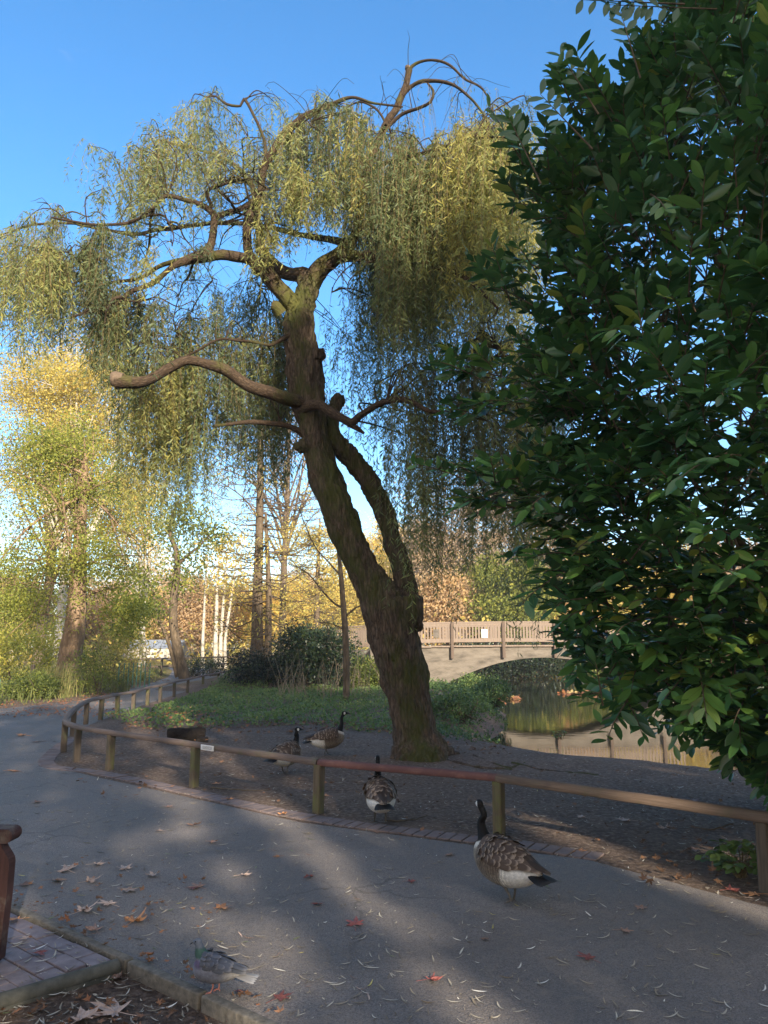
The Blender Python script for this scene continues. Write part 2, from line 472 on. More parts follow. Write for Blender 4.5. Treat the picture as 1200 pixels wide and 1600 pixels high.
M['paver'] = simple('paver', [(.3, (.15, .12, .125)), (.7, (.29, .235, .235))], 9, .75, .5, .006, detail=9)
M['paper'] = simple('paper', [(.3, (.68, .66, .62)), (.7, (.80, .78, .74))], 4, .6, 0)
M['ink'] = simple('ink', [(.3, (.10, .09, .09)), (.7, (.25, .22, .22))], 8, .6, 0)
M['log'] = barkmat('log', (.006, .005, .004), (.025, .019, .016), None, 'Object', (14, 14, 14), bdist=.02)
M['green_metal'] = simple('green_metal', [(.3, (.05, .15, .11)), (.7, (.09, .24, .17))], 8, .5, 0)
M['roof'] = simple('roof', [(.3, (.18, .21, .26)), (.7, (.27, .31, .37))], 2, .35, 0)
M['wall'] = simple('wall', [(.3, (.5, .44, .36)), (.7, (.62, .55, .46))], 3, .8, 0)
M['black_skin'] = simple('black_skin', [(.3, (.02, .019, .018)), (.7, (.05, .046, .04))], 60, .5, .2, .002)
M['pink_skin'] = simple('pink_skin', [(.3, (.42, .14, .10)), (.7, (.55, .24, .18))], 60, .5, .2, .002)
M['goose_leg'] = simple('goose_leg', [(.3, (.06, .05, .04)), (.7, (.14, .12, .095))], 60, .5, .2, .002)

# ---------------------------------------------------------------- terrain
W_Z = -0.55
POND = np.array([(2.0, 16.4), (3.5, 13.9), (5.6, 12.2), (10, 10.6), (20, 8.5), (45, 6), (70, 20), (70, 58), (30, 55), (11.5, 52), (5, 50.5), (3, 46), (2.4, 38), (2.6, 33), (3.6, 29), (3.9, 24.5), (3.1, 20)], float)
def sdist(x, y, poly):
    """signed distance, positive inside"""
    n = len(poly); d = np.full(x.shape, 1e9); ins = np.zeros(x.shape, bool)
    for i in range(n):
        a = poly[i]; b = poly[(i + 1) % n]
        e = b - a; wx = x - a[0]; wy = y - a[1]
        t = np.clip((wx * e[0] + wy * e[1]) / e.dot(e), 0, 1)
        d = np.minimum(d, np.hypot(wx - e[0] * t, wy - e[1] * t))
        c = ((a[1] <= y) & (b[1] > y)) | ((b[1] <= y) & (a[1] > y))
        with np.errstate(divide='ignore', invalid='ignore'):
            xi = a[0] + (y - a[1]) / (e[1] if e[1] else 1e-9) * e[0]
        ins ^= c & (x < xi)
    return np.where(ins, d, -d)
def sstep(a, b, x):
    t = np.clip((x - a) / (b - a), 0, 1); return t * t * (3 - 2 * t)
def hgt(x, y):
    x = np.asarray(x, float); y = np.asarray(y, float)
    s = sdist(x, y, POND)
    out = W_Z + (0 - W_Z) * (1 - np.exp(-np.maximum(-s, 0) * 1.05)) - 0.08 * 0
    inn = W_Z - np.minimum(s, 3) * .4
    z = np.where(s > 0, inn, out)
    # mound left of the pond
    m = np.exp(-(((x - 1.9) / 1.7) ** 2 + ((y - 23) / 4.5) ** 2)) * .35
    z = np.where(s > 0, z, z + m * (1 - np.exp(-np.maximum(-s, 0) * 1.5)))
    # land rises gently behind
    z = z + .8 * sstep(56, 95, y)
    # abutment bank behind the bridge's left end
    z = z + np.where(s > 0, 0, 1.1 * sstep(1.5, -3.5, x) * sstep(27, 33, y) * sstep(43, 37, y) * sstep(-9, -4, x))
    # planting bed in front
    z = z - .05 * sstep(5.2, 4.6, y) * sstep(1.6, .9, x)
    # uneven earth beyond the edging
    return z

def graded(segs):
    out = []
    for a, b, st in segs: out.append(np.arange(a, b, st))
    out.append([segs[-1][1]])
    return np.concatenate(out)
gx = graded([(-400, -60, 20), (-60, -12, 2), (-12, -4, .3), (-4, 1.6, .09), (1.6, 12, .16), (12, 30, .8), (30, 80, 4), (80, 400, 20)])
gy = graded([(-120, -8, 8), (-8, 2, .8), (2, 5.4, .09), (5.4, 18, .16), (18, 60, .4), (60, 120, 4), (120, 700, 30)])
X, Y = np.meshgrid(gx, gy)
Z = hgt(X, Y)
# small lumps on the bare earth (not under the path, where the sheets lie)
POSTS_PX = [(1400, 1435), (1197, 1393), (780, 1305), (497, 1270), (303, 1230), (171, 1203), (119, 1190), (99, 1175), (113, 1150), (134, 1132), (157, 1125), (183, 1117), (208, 1111), (230, 1102), (250, 1097), (272, 1089), (293, 1083), (317, 1075), (341, 1069), (368, 1061)]
POSTS = [np.array(G(*p)) for p in POSTS_PX]
POSTS[0] = POSTS[1] + (POSTS[1] - POSTS[2])
PATH_R = [(9, -1.5), (5.6, 2.2), (3.5, 4.05), (2.35, 5.0), (1.55, 6.0)]
for a in POSTS[2:6]: PATH_R.append((a[0] - .12, a[1] - .42))
PATH_R += [(-4.6, 10.6), (-5.15, 11.9), (-5.7, 13.9), (-6.1, 15.9), (-6.35, 18), (-6.6, 20.5), (-6.8, 23), (-7.05, 26), (-7.3, 30), (-7.7, 34), (-8.4, 40), (-10.5, 50), (-15, 62)]
PATH = np.array(PATH_R + [(-18, 62), (-14, 50), (-11.4, 40), (-10.2, 33), (-9.4, 27), (-9.2, 23), (-9.9, 20), (-11.5, 18), (-18, 16.5), (-30, 14), (-30, 6.2), (-2.35 - 4, 5.04 + 3.25), (-2.35, 5.04), (-1.31, 4.19), (-.47, 3.53), (1.2, 2.2), (4, -.06), (6, -1.5)], float)
sp = sdist(X, Y, PATH)
lump = np.zeros_like(X)
mask = (sp < -.15) & (Y > 2) & (Y < 40) & (np.abs(X) < 14)
idx = np.argwhere(mask)
for i, j in idx:
    x, y = X[i, j], Y[i, j]
    lump[i, j] = mnoise.noise((x * 1.2, y * 1.2, 0)) * .035 + mnoise.noise((x * 5, y * 5, 3)) * .016
Z = Z + lump * sstep(.15, .6, -sp)
mb = MB()
ny, nx = X.shape
ii = np.arange(ny - 1)[:, None] * nx + np.arange(nx - 1)[None]
mb.add(np.stack([X, Y, Z], -1).reshape(-1, 3), np.stack([ii, ii + 1, ii + nx + 1, ii + nx], -1).reshape(-1, 4))
tag(mb.obj('ground', M['earth']), kind='structure')

def sheet(name, poly, z, mat, cell=None):
    bm = bmesh.new()
    vs = [bm.verts.new((p[0], p[1], z)) for p in poly]
    f = bm.faces.new(vs)
    if f.normal.z < 0: f.normal_flip()
    bm.normal_update()
    bmesh.ops.triangulate(bm, faces=list(bm.faces))
    me = bpy.data.meshes.new(name); bm.to_mesh(me); bm.free(); me.materials.append(mat)
    o = bpy.data.objects.new(name, me); COL.objects.link(o)
    return o
def smooth_poly(P_, it=1):
    P_ = np.asarray(P_, float)
    return P_
tag(sheet('asphalt_path', PATH, .004, M['asphalt']), kind='structure')
o = sheet('water', [(1.0, 13), (3, 11.5), (9, 9.5), (20, 7), (46, 4), (75, 18), (75, 60), (30, 57), (4, 53), (1.6, 48), (1.0, 38), (1.0, 30), (1.5, 20)], W_Z, M['water'])
tag(o, kind='structure')

# ---------------------------------------------------------------- brick edging, paving, kerbs
kd = unit(np.array([-.47 + 2.35, 3.53 - 5.04])); kn = np.array([-kd[1], kd[0]])       # along kerb, to the path side
mb = MB()
edge = [(1.62, 6.10)] + [(a[0] - .02, a[1] - .26) for a in POSTS[2:6]] + [(-4.55, 10.5), (-5.08, 11.85), (-5.55, 13.7)]
ep, _ = resample(np.array([(p[0], p[1], 0) for p in edge]), np.ones(len(edge)), .01)
dl = np.concatenate([[0], np.cumsum(np.linalg.norm(np.diff(ep, axis=0), axis=1))])
s = 0.0
while s < dl[-1] - .12:
    p = np.array([np.interp(s, dl, ep[:, k]) for k in range(3)]); q = np.array([np.interp(s + .1, dl, ep[:, k]) for k in range(3)])
    t = unit(q - p); a = math.atan2(t[1], t[0]) + random.gauss(0, .012)
    box(mb, [p[0], p[1], -.014 + random.gauss(0, .002)], (.103, .215 + random.gauss(0, .003), .05), rotz(a), .006)
    s += .113
tag(mb.obj('brick_edging', M['brick'], smooth=False), kind='structure')

C0 = np.array([-1.31, 4.19])            # corner where the two kerbs meet
mb = MB()
for k0, k1 in ((-4.2, 0.02), (.04, .62), (.64, 1.9), (1.92, 3.2)):
    c = C0 + kd * (k0 + k1) / 2 - kn * .025
    box(mb, [c[0], c[1], -.045], (k1 - k0, .055, .125), rotz(math.atan2(kd[1], kd[0])), .008)
tag(mb.obj('path_kerb', M['kerb_conc']), kind='structure')
mb = MB()
kb = unit(np.array([-.73, -.68])); kbn = np.array([-kb[1], kb[0]])
cb = C0 + kb * 1.55 - kn * .03
L = 3.0
pts = np.array([[C0[0] + kb[0] * t - kn[0] * .06, C0[1] + kb[1] * t - kn[1] * .06, -.008] for t in np.linspace(0.02, L, 12)])
tube(mb, pts, .036, 14, sc=(1, 1))
box(mb, [pts[:, 0].mean(), pts[:, 1].mean(), -.06], (L, .060, .10), rotz(math.atan2(kb[1], kb[0])), .006)
tag(mb.obj('bed_kerb', M['kerb_edge']), kind='structure')
# paving on the left of kerb B: running bond of blocks laid parallel to the path kerb
mb = MB()
bw, bl = .105, .21
ang = math.atan2(kd[1], kd[0])
for r in range(0, 26):
    # rows run along kerb A direction, row offset away from path
    off = .068 + (r + .5) * (bw + .007)
    lim = -off * 0.10                        # kerb B is nearly square to kerb A
    for c in range(-20, 2):
        s0 = c * (bl + .007) + (bl / 2 if r % 2 else 0)
        s1 = s0 + bl
        smax = (kb @ kd) * off / (-(kb @ kn)) - .055
        if s0 > smax - .03: continue
        if s1 > smax: s1 = smax
        cc = C0 + kd * (s0 + s1) / 2 - kn * off
        if cc[0] < -4.6: continue
        tilt = random.gauss(0, .003)
        box(mb, [cc[0], cc[1], -.022 + random.gauss(0, .002)], (s1 - s0, bw, .05), rotz(ang), .005)
tag(mb.obj('block_paving', M['paver'], smooth=False), kind='structure')
pv = [C0 - kn * .05, C0 - kd * 4 - kn * .05, C0 - kd * 4 - kn * 3.4, C0 + kb * 3.4]
tag(sheet('paving_bed', [tuple(p) for p in pv], -.022, M['earth']), kind='structure')

# ---------------------------------------------------------------- knee rail
RH = .455
t = empty('timber_knee_rail', (POSTS[2][0], POSTS[2][1], 0), 'low timber knee rail with mossy square posts curving along the path edge', 'rail')
for k, p in enumerate(POSTS):
    mb = MB()
    w = (.074 if k < 2 else .088) if k < 7 else .092
    nb = POSTS[min(k + 1, len(POSTS) - 1)] - POSTS[max(k - 1, 0)]
    a = math.atan2(nb[1], nb[0])
    hh = RH + .15
    tilt = random.gauss(0, .012)
    R = rotz(a) @ np.array([[1, 0, tilt], [0, 1, random.gauss(0, .01)], [0, 0, 1]])
    ring = []
    zs = np.linspace(-.15, RH, 9)
    prof = [(-1, -.8), (-.8, -1), (.8, -1), (1, -.8), (1, .8), (.8, 1), (-.8, 1), (-1, .8), (-1, -.8)]
    V = []; UV = []
    for z in zs:
        for j, (u, v) in enumerate(prof):
            q = R @ np.array([u * w / 2, v * w / 2, z]); V.append([p[0] + q[0] + random.gauss(0, .0007), p[1] + q[1], q[2]]); UV.append([j / 8., z])
    i = np.arange(8)[:, None] * 9 + np.arange(8)[None]
    mb.add(V, np.stack([i, i + 1, i + 10, i + 9], -1).reshape(-1, 4), UV)
    mb.obj('post', M['post_moss'] if k in (3, 4, 5, 10, 11, 13, 17, 2) else M['post_dark'], t, smooth=False)
def railsec(pp, mat, r=.043):
    mb = MB()
    pts, _ = resample(np.array([(a[0], a[1], RH + .02) for a in pp]), np.ones(len(pp)), .12)
    # rounded D profile
    T_, N_, B_ = frames(pts)
    prof = [(-1, -.62), (-.9, -.72), (.9, -.72), (1, -.62), (1, .15), (.8, .5), (.4, .7), (0, .75), (-.4, .7), (-.8, .5), (-1, .15), (-1, -.62)]
    V = []; UV = []
    d = 0
    for k in range(len(pts)):
        n2 = np.array([-T_[k][1], T_[k][0], 0]); n2 /= np.linalg.norm(n2)
        if k: d += np.linalg.norm(pts[k] - pts[k - 1])
        wob = random.gauss(0, .0012)
        for j, (u, v) in enumerate(prof):
            V.append(pts[k] + n2 * (u * r * 1.02 + wob) + np.array([0, 0, v * r + wob])); UV.append([j / 11., d])
    m = len(prof)
    i = np.arange(len(pts) - 1)[:, None] * m + np.arange(m - 1)[None]
    mb.add(V, np.stack([i, i + 1, i + m + 1, i + m], -1).reshape(-1, 4), UV)
    mb.add(V[:m - 1], [list(range(m - 1))]); mb.add(V[-m:-1], [list(range(m - 1))[::-1]])
    return mb.obj('rail', mat, t)
Pm = lambda a, b, f: a + (b - a) * f
o = railsec([POSTS[0], POSTS[1], Pm(POSTS[1], POSTS[2], .5), POSTS[2] + (POSTS[1] - POSTS[2]) * .004], M['rail_tan'], .047); o['label'] = 'weathered tan rail'
o = railsec([POSTS[2], Pm(POSTS[2], POSTS[3], .5), POSTS[3] + (POSTS[2] - POSTS[3]) * .004], M['rail_red']); o['label'] = 'red painted rail'
railsec([POSTS[3], Pm(POSTS[3], POSTS[4], .5), POSTS[4]] + POSTS[5:9], M['rail_wood'])
railsec(POSTS[8:], M['rail_wood'])
# little white plaque on the rail between two posts
a = POSTS[3] + (POSTS[4] - POSTS[3]) * .79
b_ = POSTS[3] + (POSTS[4] - POSTS[3]) * .92
dv = unit(np.append(b_ - a, 0)); nv = np.array([dv[1], -dv[0], 0])
if nv[1] > 0: nv = -nv
mid = np.append((a + b_) / 2, RH + .012) + nv * .054
R = np.column_stack([dv, nv, [0, 0, 1]])
mb = MB(); box(mb, mid, (.24, .008, .058), R, .002)
pl = mb.obj('plaque', M['paper'], t)
mb = MB()
for r_, z_ in enumerate((.014, .002, -.011)):
    xx = -.09
    while xx < .085:
        l_ = random.uniform(.008, .026)
        box(mb, mid + dv * (xx + l_ / 2) + nv * .0052 + np.array([0, 0, z_]), (l_, .001, .0045), R); xx += l_ + .006
mb.obj('lettering', M['ink'], pl)

# ---------------------------------------------------------------- weeping willow
WY = 11.3
wt = empty('weeping_willow', (*G(655, 1188), 0), 'big leaning weeping willow with a forked mossy trunk and hanging yellow green curtains', 'tree')
def limb_pts(spec):
    """spec: (px, py, width_px, depth offset)"""
    out = []; rad = []
    for s_ in spec:
        Yd = WY + s_[3]
        p = P(s_[0], s_[1], Yd); out.append(p)
        # distance along the ray decides real width
        d = ray(s_[0], s_[1]); dist = Yd / d[1]
        rad.append(s_[2] / 2 * dist / FPX)
    return np.array(out), np.array(rad)
TR = {}
TR['main'] = [(658, 1215, 100, -.15), (655, 1190, 88, -.1), (650, 1160, 70, 0), (643, 1110, 66, 0), (630, 1050, 70, 0), (614, 990, 78, 0), (602, 950, 76, 0), (580, 910, 54, 0), (553, 860, 48, 0), (529, 805, 49, 0), (512, 755, 47, .05), (497, 705, 42, .1), (488, 660, 42, .1), (480, 610, 54, .15), (473, 560, 52, .2), (468, 510, 46, .2), (472, 480, 38, .2), (478, 455, 34, .25), (484, 432, 30, .3)]
TR['right'] = [(622, 1010, 40, -.05), (632, 970, 42, -.05), (637, 935, 34, .05), (627, 890, 30, .15), (613, 840, 29, .3), (597, 792, 30, .4), (574, 750, 31, .45), (547, 715, 32, .4), (526, 690, 28, .3), (518, 660, 20, .3), (524, 636, 19, .3), (532, 618, 20, .3)]
TR['rootr'] = [(655, 1130, 30, 0), (675, 1160, 34, .1), (700, 1180, 22, .3), (725, 1188, 10, .5)]
TR['rootl'] = [(640, 1140, 30, 0), (628, 1175, 30, -.1), (612, 1200, 14, -.1)]
TR['knot1'] = [(485, 560, 26, .1), (497, 553, 24, .05), (502, 552, 18, 0)]
TR['knot2'] = [(480, 700, 22, 0), (466, 695, 20, -.05), (462, 692, 14, -.05)]
TR['knot3'] = [(640, 935, 40, -.15), (645, 960, 34, -.2), (648, 985, 22, -.1)]
def fuse(tubes, voxel, seg=16, smooth_it=2):
    mb_ = MB()
    for pts, rad in tubes: tube(mb_, pts, rad, seg, cap=True)
    me = mb_.mesh('tmp', [])
    bm = bmesh.new(); bm.from_mesh(me); bmesh.ops.remove_doubles(bm, verts=bm.verts, dist=1e-5)
    bmesh.ops.recalc_face_normals(bm, faces=bm.faces); bm.to_mesh(me); bm.free()
    ob = bpy.data.objects.new('tmp', me); COL.objects.link(ob)
    r = ob.modifiers.new('r', 'REMESH'); r.mode = 'VOXEL'; r.voxel_size = voxel; r.use_smooth_shade = True
    s_ = ob.modifiers.new('s', 'SMOOTH'); s_.iterations = smooth_it; s_.factor = .5
    dg = bpy.context.evaluated_depsgraph_get()
    out = bpy.data.meshes.new_from_object(ob.evaluated_get(dg))
    bpy.data.objects.remove(ob); bpy.data.meshes.remove(me)
    out.polygons.foreach_set('use_smooth', np.ones(len(out.polygons), bool))
    return out
tubes = []
for k, spec in TR.items():
    p, r = limb_pts(spec); tubes.append(resample(p, r, .08))
me = fuse(tubes, .021, 20, 2)
nv_ = len(me.vertices)
co = np.empty(nv_ * 3, np.float32); me.vertices.foreach_get('co', co); co = co.reshape(-1, 3)
no = np.empty(nv_ * 3, np.float32); me.vertex_normals.foreach_get('vector', no); no = no.reshape(-1, 3)
disp = np.empty(nv_)
for i in range(nv_):
    x, y, z = co[i]
    q = Vector((x * 14 + z * 3, y * 14, z * 2.4))
    rg = abs(mnoise.noise(q)) + .5 * abs(mnoise.noise(q * 2.1))
    disp[i] = (rg - .34) * .07 + mnoise.noise(Vector((x * 3, y * 3, z * 2))) * .03
co2 = co + no * disp[:, None]
me.vertices.foreach_set('co', co2.ravel().astype(np.float32)); me.update()
me.materials.clear(); me.materials.append(M['willow_bark']); me.name = 'trunk'
o = bpy.data.objects.new('trunk', me); COL.objects.link(o); o.parent = wt
o.matrix_parent_inverse = Matrix.Translation(wt.location).inverted()

LIMBS = [
 [(470, 500, 34, .2), (452, 470, 27, .1), (432, 445, 26, 0), (410, 420, 22, -.1), (388, 405, 17, -.2), (355, 398, 16, -.3), (330, 402, 16, -.35), (312, 402, 20, -.4), (295, 404, 15, -.45), (270, 418, 9, -.5), (240, 440, 8, -.5), (205, 455, 7, -.6), (178, 478, 6, -.6), (130, 490, 4, -.7), (105, 498, 2, -.7)],
 [(300, 404, 10, -.4), (255, 413, 7, -.1), (215, 435, 6, 0), (160, 445, 4, .1), (90, 450, 3, .2)],
 [(318, 402, 16, -.4), (330, 380, 13, -.4), (334, 350, 12, -.4), (334, 335, 11, -.4), (320, 323, 9, -.4), (297, 313, 7, -.5), (262, 305, 6, -.6), (240, 325, 6, -.8), (208, 345, 5, -.9), (150, 352, 4, -1), (80, 340, 3, -1.1)],
 [(334, 342, 9, -.4), (350, 334, 9, -.3), (372, 325, 9, -.1), (398, 314, 9, 0), (410, 300, 8, .1)],
 [(332, 325, 6, -.4), (323, 300, 5, -.5), (345, 290, 5, -.5), (375, 282, 4, -.6), (400, 292, 2.5, -.6)],
 [(405, 425, 18, -.1), (392, 400, 15, -.1), (386, 378, 14, 0), (384, 352, 14, 0), (394, 325, 13, .1), (406, 300, 12, .1), (411, 265, 12, .1), (425, 240, 11, 0), (448, 205, 10, -.1), (478, 178, 8, -.2), (515, 165, 7, -.3), (550, 152, 5, -.4), (585, 160, 3.5, -.5), (630, 165, 2.5, -.6)],
 [(412, 262, 7, .1), (415, 240, 5.5, .1), (411, 215, 5, .2), (396, 182, 4.5, .2), (381, 154, 4.5, .3), (376, 166, 4, .3), (355, 163, 4, .3), (338, 150, 3, .3), (322, 152, 2, .3)],
 [(484, 450, 30, .3), (480, 432, 28, .3), (455, 428, 22, .5), (430, 415, 19, .6), (412, 392, 16, .7), (404, 358, 13, .8), (402, 320, 11, .9), (392, 290, 8, 1.0), (370, 262, 6, 1.1), (330, 240, 4, 1.2), (250, 220, 3, 1.3)],
 [(484, 450, 30, .3), (500, 420, 28, .2), (522, 402, 24, .1), (543, 385, 20, 0), (556, 360, 15, -.1), (566, 310, 13, -.1), (578, 262, 12, 0), (592, 222, 11, .1), (608, 188, 11, .1), (622, 160, 11, .2), (632, 132, 10, .2), (637, 108, 10, .2)],
 [(628, 150, 8, .2), (642, 136, 6, .2), (662, 127, 6, .1), (700, 130, 5, 0), (732, 150, 4, -.2), (760, 185, 3, -.4), (775, 230, 2, -.5)],
 [(636, 112, 6, .2), (650, 99, 4.5, .2), (675, 94, 4, .1), (706, 103, 4, 0), (728, 126, 3.5, 0), (755, 140, 3, -.1), (770, 175, 2, -.2)],
 [(598, 208, 6, .1), (625, 180, 5.5, 0), (655, 168, 5, -.2), (672, 158, 4.5, -.3), (676, 142, 4, -.3), (668, 130, 3, -.3)],
 [(604, 196, 4, .1), (590, 172, 3.5, .4), (565, 160, 3, .6), (540, 168, 2.5, .8)],
 [(530, 402, 20, .1), (560, 400, 17, -.2), (600, 402, 14, -.6), (645, 408, 11, -1.0), (690, 420, 9, -1.4), (735, 440, 7, -1.8), (780, 480, 4, -2.0)],
 [(548, 380, 14, 0), (520, 376, 11, .5), (480, 368, 9, .9), (440, 360, 8, 1.3), (380, 348, 7, 1.6), (320, 350, 6.5, 1.8), (250, 358, 6, 1.8), (200, 366, 5, 1.8), (100, 348, 4, 1.6), (20, 360, 3, 1.5), (-40, 385, 2, 1.5)],
 [(556, 365, 10, 0), (590, 330, 9, .8), (640, 290, 7, 1.5), (700, 240, 6, 2.0), (760, 200, 4, 2.3), (820, 190, 3, 2.5)],
 [(578, 262, 8, 0), (620, 250, 7, -.7), (680, 235, 6, -1.3), (740, 215, 4, -1.8), (800, 215, 3, -2.2)],
 [(480, 640, 20, .05), (462, 627, 22, -.1), (430, 620, 21, -.3), (395, 605, 20, -.5), (360, 586, 18, -.65), (328, 568, 16, -.8), (298, 563, 15, -.9), (270, 574, 15, -1.0), (240, 590, 16, -1.1), (210, 598, 18, -1.2), (190, 600, 22, -1.2), (181, 598, 22, -1.2)],
 [(470, 640, 20, 0), (500, 634, 15, -.3), (528, 650, 14, -.5), (550, 662, 13, -.55), (562, 650, 11, -.6), (590, 632, 10, -.7), (622, 624, 10, -.9), (650, 632, 8, -1.1), (672, 642, 7, -1.2), (700, 642, 4, -1.3)],
 [(545, 662, 10, -.5), (560, 672, 7, -.6), (568, 678, 4, -.6)],
 [(478, 680, 14, .1), (455, 668, 9, 0), (420, 661, 8, -.1), (375, 662, 6.5, -.2), (335, 666, 4, -.3)],
 [(462, 520, 12, .1), (440, 530, 7, 0), (420, 540, 5, 0), (385, 532, 4.5, 0), (345, 530, 4, .1), (310, 545, 3.5, .1), (278, 562, 2.5, .2)],
 [(440, 490, 22, .2), (430, 480, 18, .1), (424, 478, 14, .1)],
]
LP = []                                    # all limb points, for twig roots
for k, spec in enumerate(LIMBS):
    p, r = limb_pts(spec)
    # gnarl
    pts, rad = resample(p, r, .07)
    T_, N_, B_ = frames(pts)
    w1 = np.array([mnoise.noise((q[0] * 2.1, q[2] * 2.1, k * 3.3)) for q in pts]); w2 = np.array([mnoise.noise((q[0] * 2.3, q[2] * 2.3, k * 7.3 + 20)) for q in pts])
    amp = np.minimum(.08, .02 + rad * .6) * np.linspace(0, 1, len(pts)) ** .3
    pts = pts + N_ * (w1 * amp)[:, None] + B_ * (w2 * amp)[:, None]
    rad = rad * (1 + .10 * np.array([mnoise.noise((q[0] * 6, q[2] * 6, 9)) for q in pts]))
    mb = MB(); tube(mb, pts, rad, 14 if rad.max() > .06 else 9, rough=.05, uvs=max(1, rad.max() * 6))
    o = mb.obj('limb', M['limb_bark'] if rad.max() > .03 else M['limb_bark'], wt)
    n = len(pts)
    LP.append(pts[n // 4:])
LPA = np.vstack(LP)
gn = MB()
for _ in range(60):
    pts = LP[rng.choice([0, 1, 2, 3, 4, 5, 7, 8, 13, 14, 15, 16])]; p = pts[rng.integers(0, len(pts))]; L_ = rng.uniform(.6, 1.8)
    d = unit(rng.normal(0, 1, 3) * np.array([1, 1, .4]) + np.array([0, 0, -.1])); cp_ = [p]
    for k_ in range(5):
        cp_.append(cp_[-1] + d * L_ / 5 + rng.normal(0, .07, 3)); d = unit(d + rng.normal(0, .35, 3) + np.array([0, 0, -.2 * k_]))
    if max(c_[2] for c_ in cp_) > p[2] + .45 or p[2] > 10.3: continue
    r_0 = rng.uniform(.012, .028)
    q, rr = resample(np.array(cp_), np.linspace(r_0, .005, 6), .06); tube(gn, q, rr, 7, rough=.08, cap=False); LP.append(q[len(q) // 3:])
LPA = np.vstack(LP)

# hanging curtains ------------------------------------------------
leafpos = []; leafdir = []; leafsc = []; leaftone = []
crown = MB()
twigs = MB()
def strand(p0, L, out, tone, dens=1.0, lsz=.108):
    n = max(4, int(L / .11))
    t_ = np.linspace(0, L, n + 1)
    a1, a2, ph = rng.uniform(.02, .09), rng.uniform(.02, .09), rng.uniform(0, 6.28)
    k1 = rng.uniform(1.2, 2.6)
    drift = out * (.22 * (1 - np.exp(-t_ / .35)))[:, None]
    sway = np.stack([a1 * np.sin(t_ * k1 + ph), a2 * np.sin(t_ * k1 * .8 + ph * 2), np.zeros_like(t_)], 1)
    sway -= sway[0]
    lift = .10 * (1 - np.exp(-t_ / .12)) * np.exp(-t_ / .4)
    pts = p0 + drift + sway + np.stack([0 * t_, 0 * t_, -t_ + lift * 2], 1)
    tube(crown, pts, np.linspace(.0030, .0014, n + 1), 3, 1, .5, cap=False)
    m = int(L / .034 * dens)
    if m < 1: return
    tt = rng.uniform(.03, 1, m) * L
    lp = np.stack([np.interp(tt, t_, pts[:, k]) for k in range(3)], 1)
    az = rng.uniform(0, 2 * PI, m); dr = rng.uniform(.3, 1.35, m)
    ld = np.stack([np.cos(az) * dr, np.sin(az) * dr, -np.ones(m) + rng.uniform(0, .5, m)], 1)
    leafpos.append(lp); leafdir.append(ld); leafsc.append(rng.uniform(.7, 1.25, m) * lsz)
    leaftone.append(np.clip(tone + rng.normal(0, .13, m), 0, 1))
def arch(p, q, r0, r1):
    d = q - p; Lh = np.linalg.norm(d)
    up_ = min(.26 * Lh, .32)
    m1 = p + d * .3 + np.array([0, 0, up_]) + rng.normal(0, .06 * Lh, 3)
    m2 = p + d * .7 + np.array([0, 0, up_ * .8]) + rng.normal(0, .05 * Lh, 3)
    return resample(np.array([p, m1, m2, q]), np.array([r0, r0 * .75, r0 * .5, r1]), .08)
ZONES = [  # x0,x1, ytop0,ytop1, ybot0,ybot1, depth0,depth1, tassels, tone, strands
 (-30, 90, 350, 450, 480, 590, -1.5, 1.2, 19, .66, 18),
 (80, 165, 345, 450, 500, 600, -1.5, 1.5, 16, .22, 18),
 (120, 240, 210, 300, 300, 380, -1.5, 1.0, 12, .42, 12),
 (205, 372, 155, 250, 290, 370, -1.2, 1.5, 21, .55, 15),
 (150, 280, 440, 500, 550, 630, -1.0, 1.8, 18, .35, 17),
 (60, 330, 345, 420, 400, 500, -1.6, 1.0, 15, .5, 13),
 (205, 335, 560, 680, 740, 880, .6, 3.0, 26, .72, 20),
 (320, 460, 560, 660, 690, 800, .3, 3.0, 26, .3, 18),
 (280, 460, 470, 560, 560, 680, .4, 2.5, 24, .3, 16),
 (420, 575, 150, 260, 290, 400, -1.2, 1.8, 27, .42, 16),
 (440, 570, 260, 330, 330, 405, -1.4, .5, 18, .62, 16),
 (560, 700, 205, 340, 420, 560, -1.8, 2.2, 50, .35, 20),
 (675, 835, 195, 330, 430, 620, -2.2, 2.4, 54, .66, 20),
 (590, 700, 340, 460, 520, 640, -1.8, 2.0, 16, .45, 16),
 (545, 700, 440, 560, 600, 790, .6, 2.8, 26, .25, 10),
 (640, 745, 540, 720, 830, 975, -1.0, 2.5, 22, .3, 15),
 (740, 880, 470, 720, 830, 990, -1.0, 2.5, 30, .25, 15),
 (790, 885, 195, 260, 260, 340, -1.0, 2.0, 9, .3, 6),
 (395, 440, 300, 390, 380, 440, -.8, -.2, 9, .7, 12),
 (380, 470, 200, 300, 290, 360, -.5, 1.5, 11, .5, 13),
]
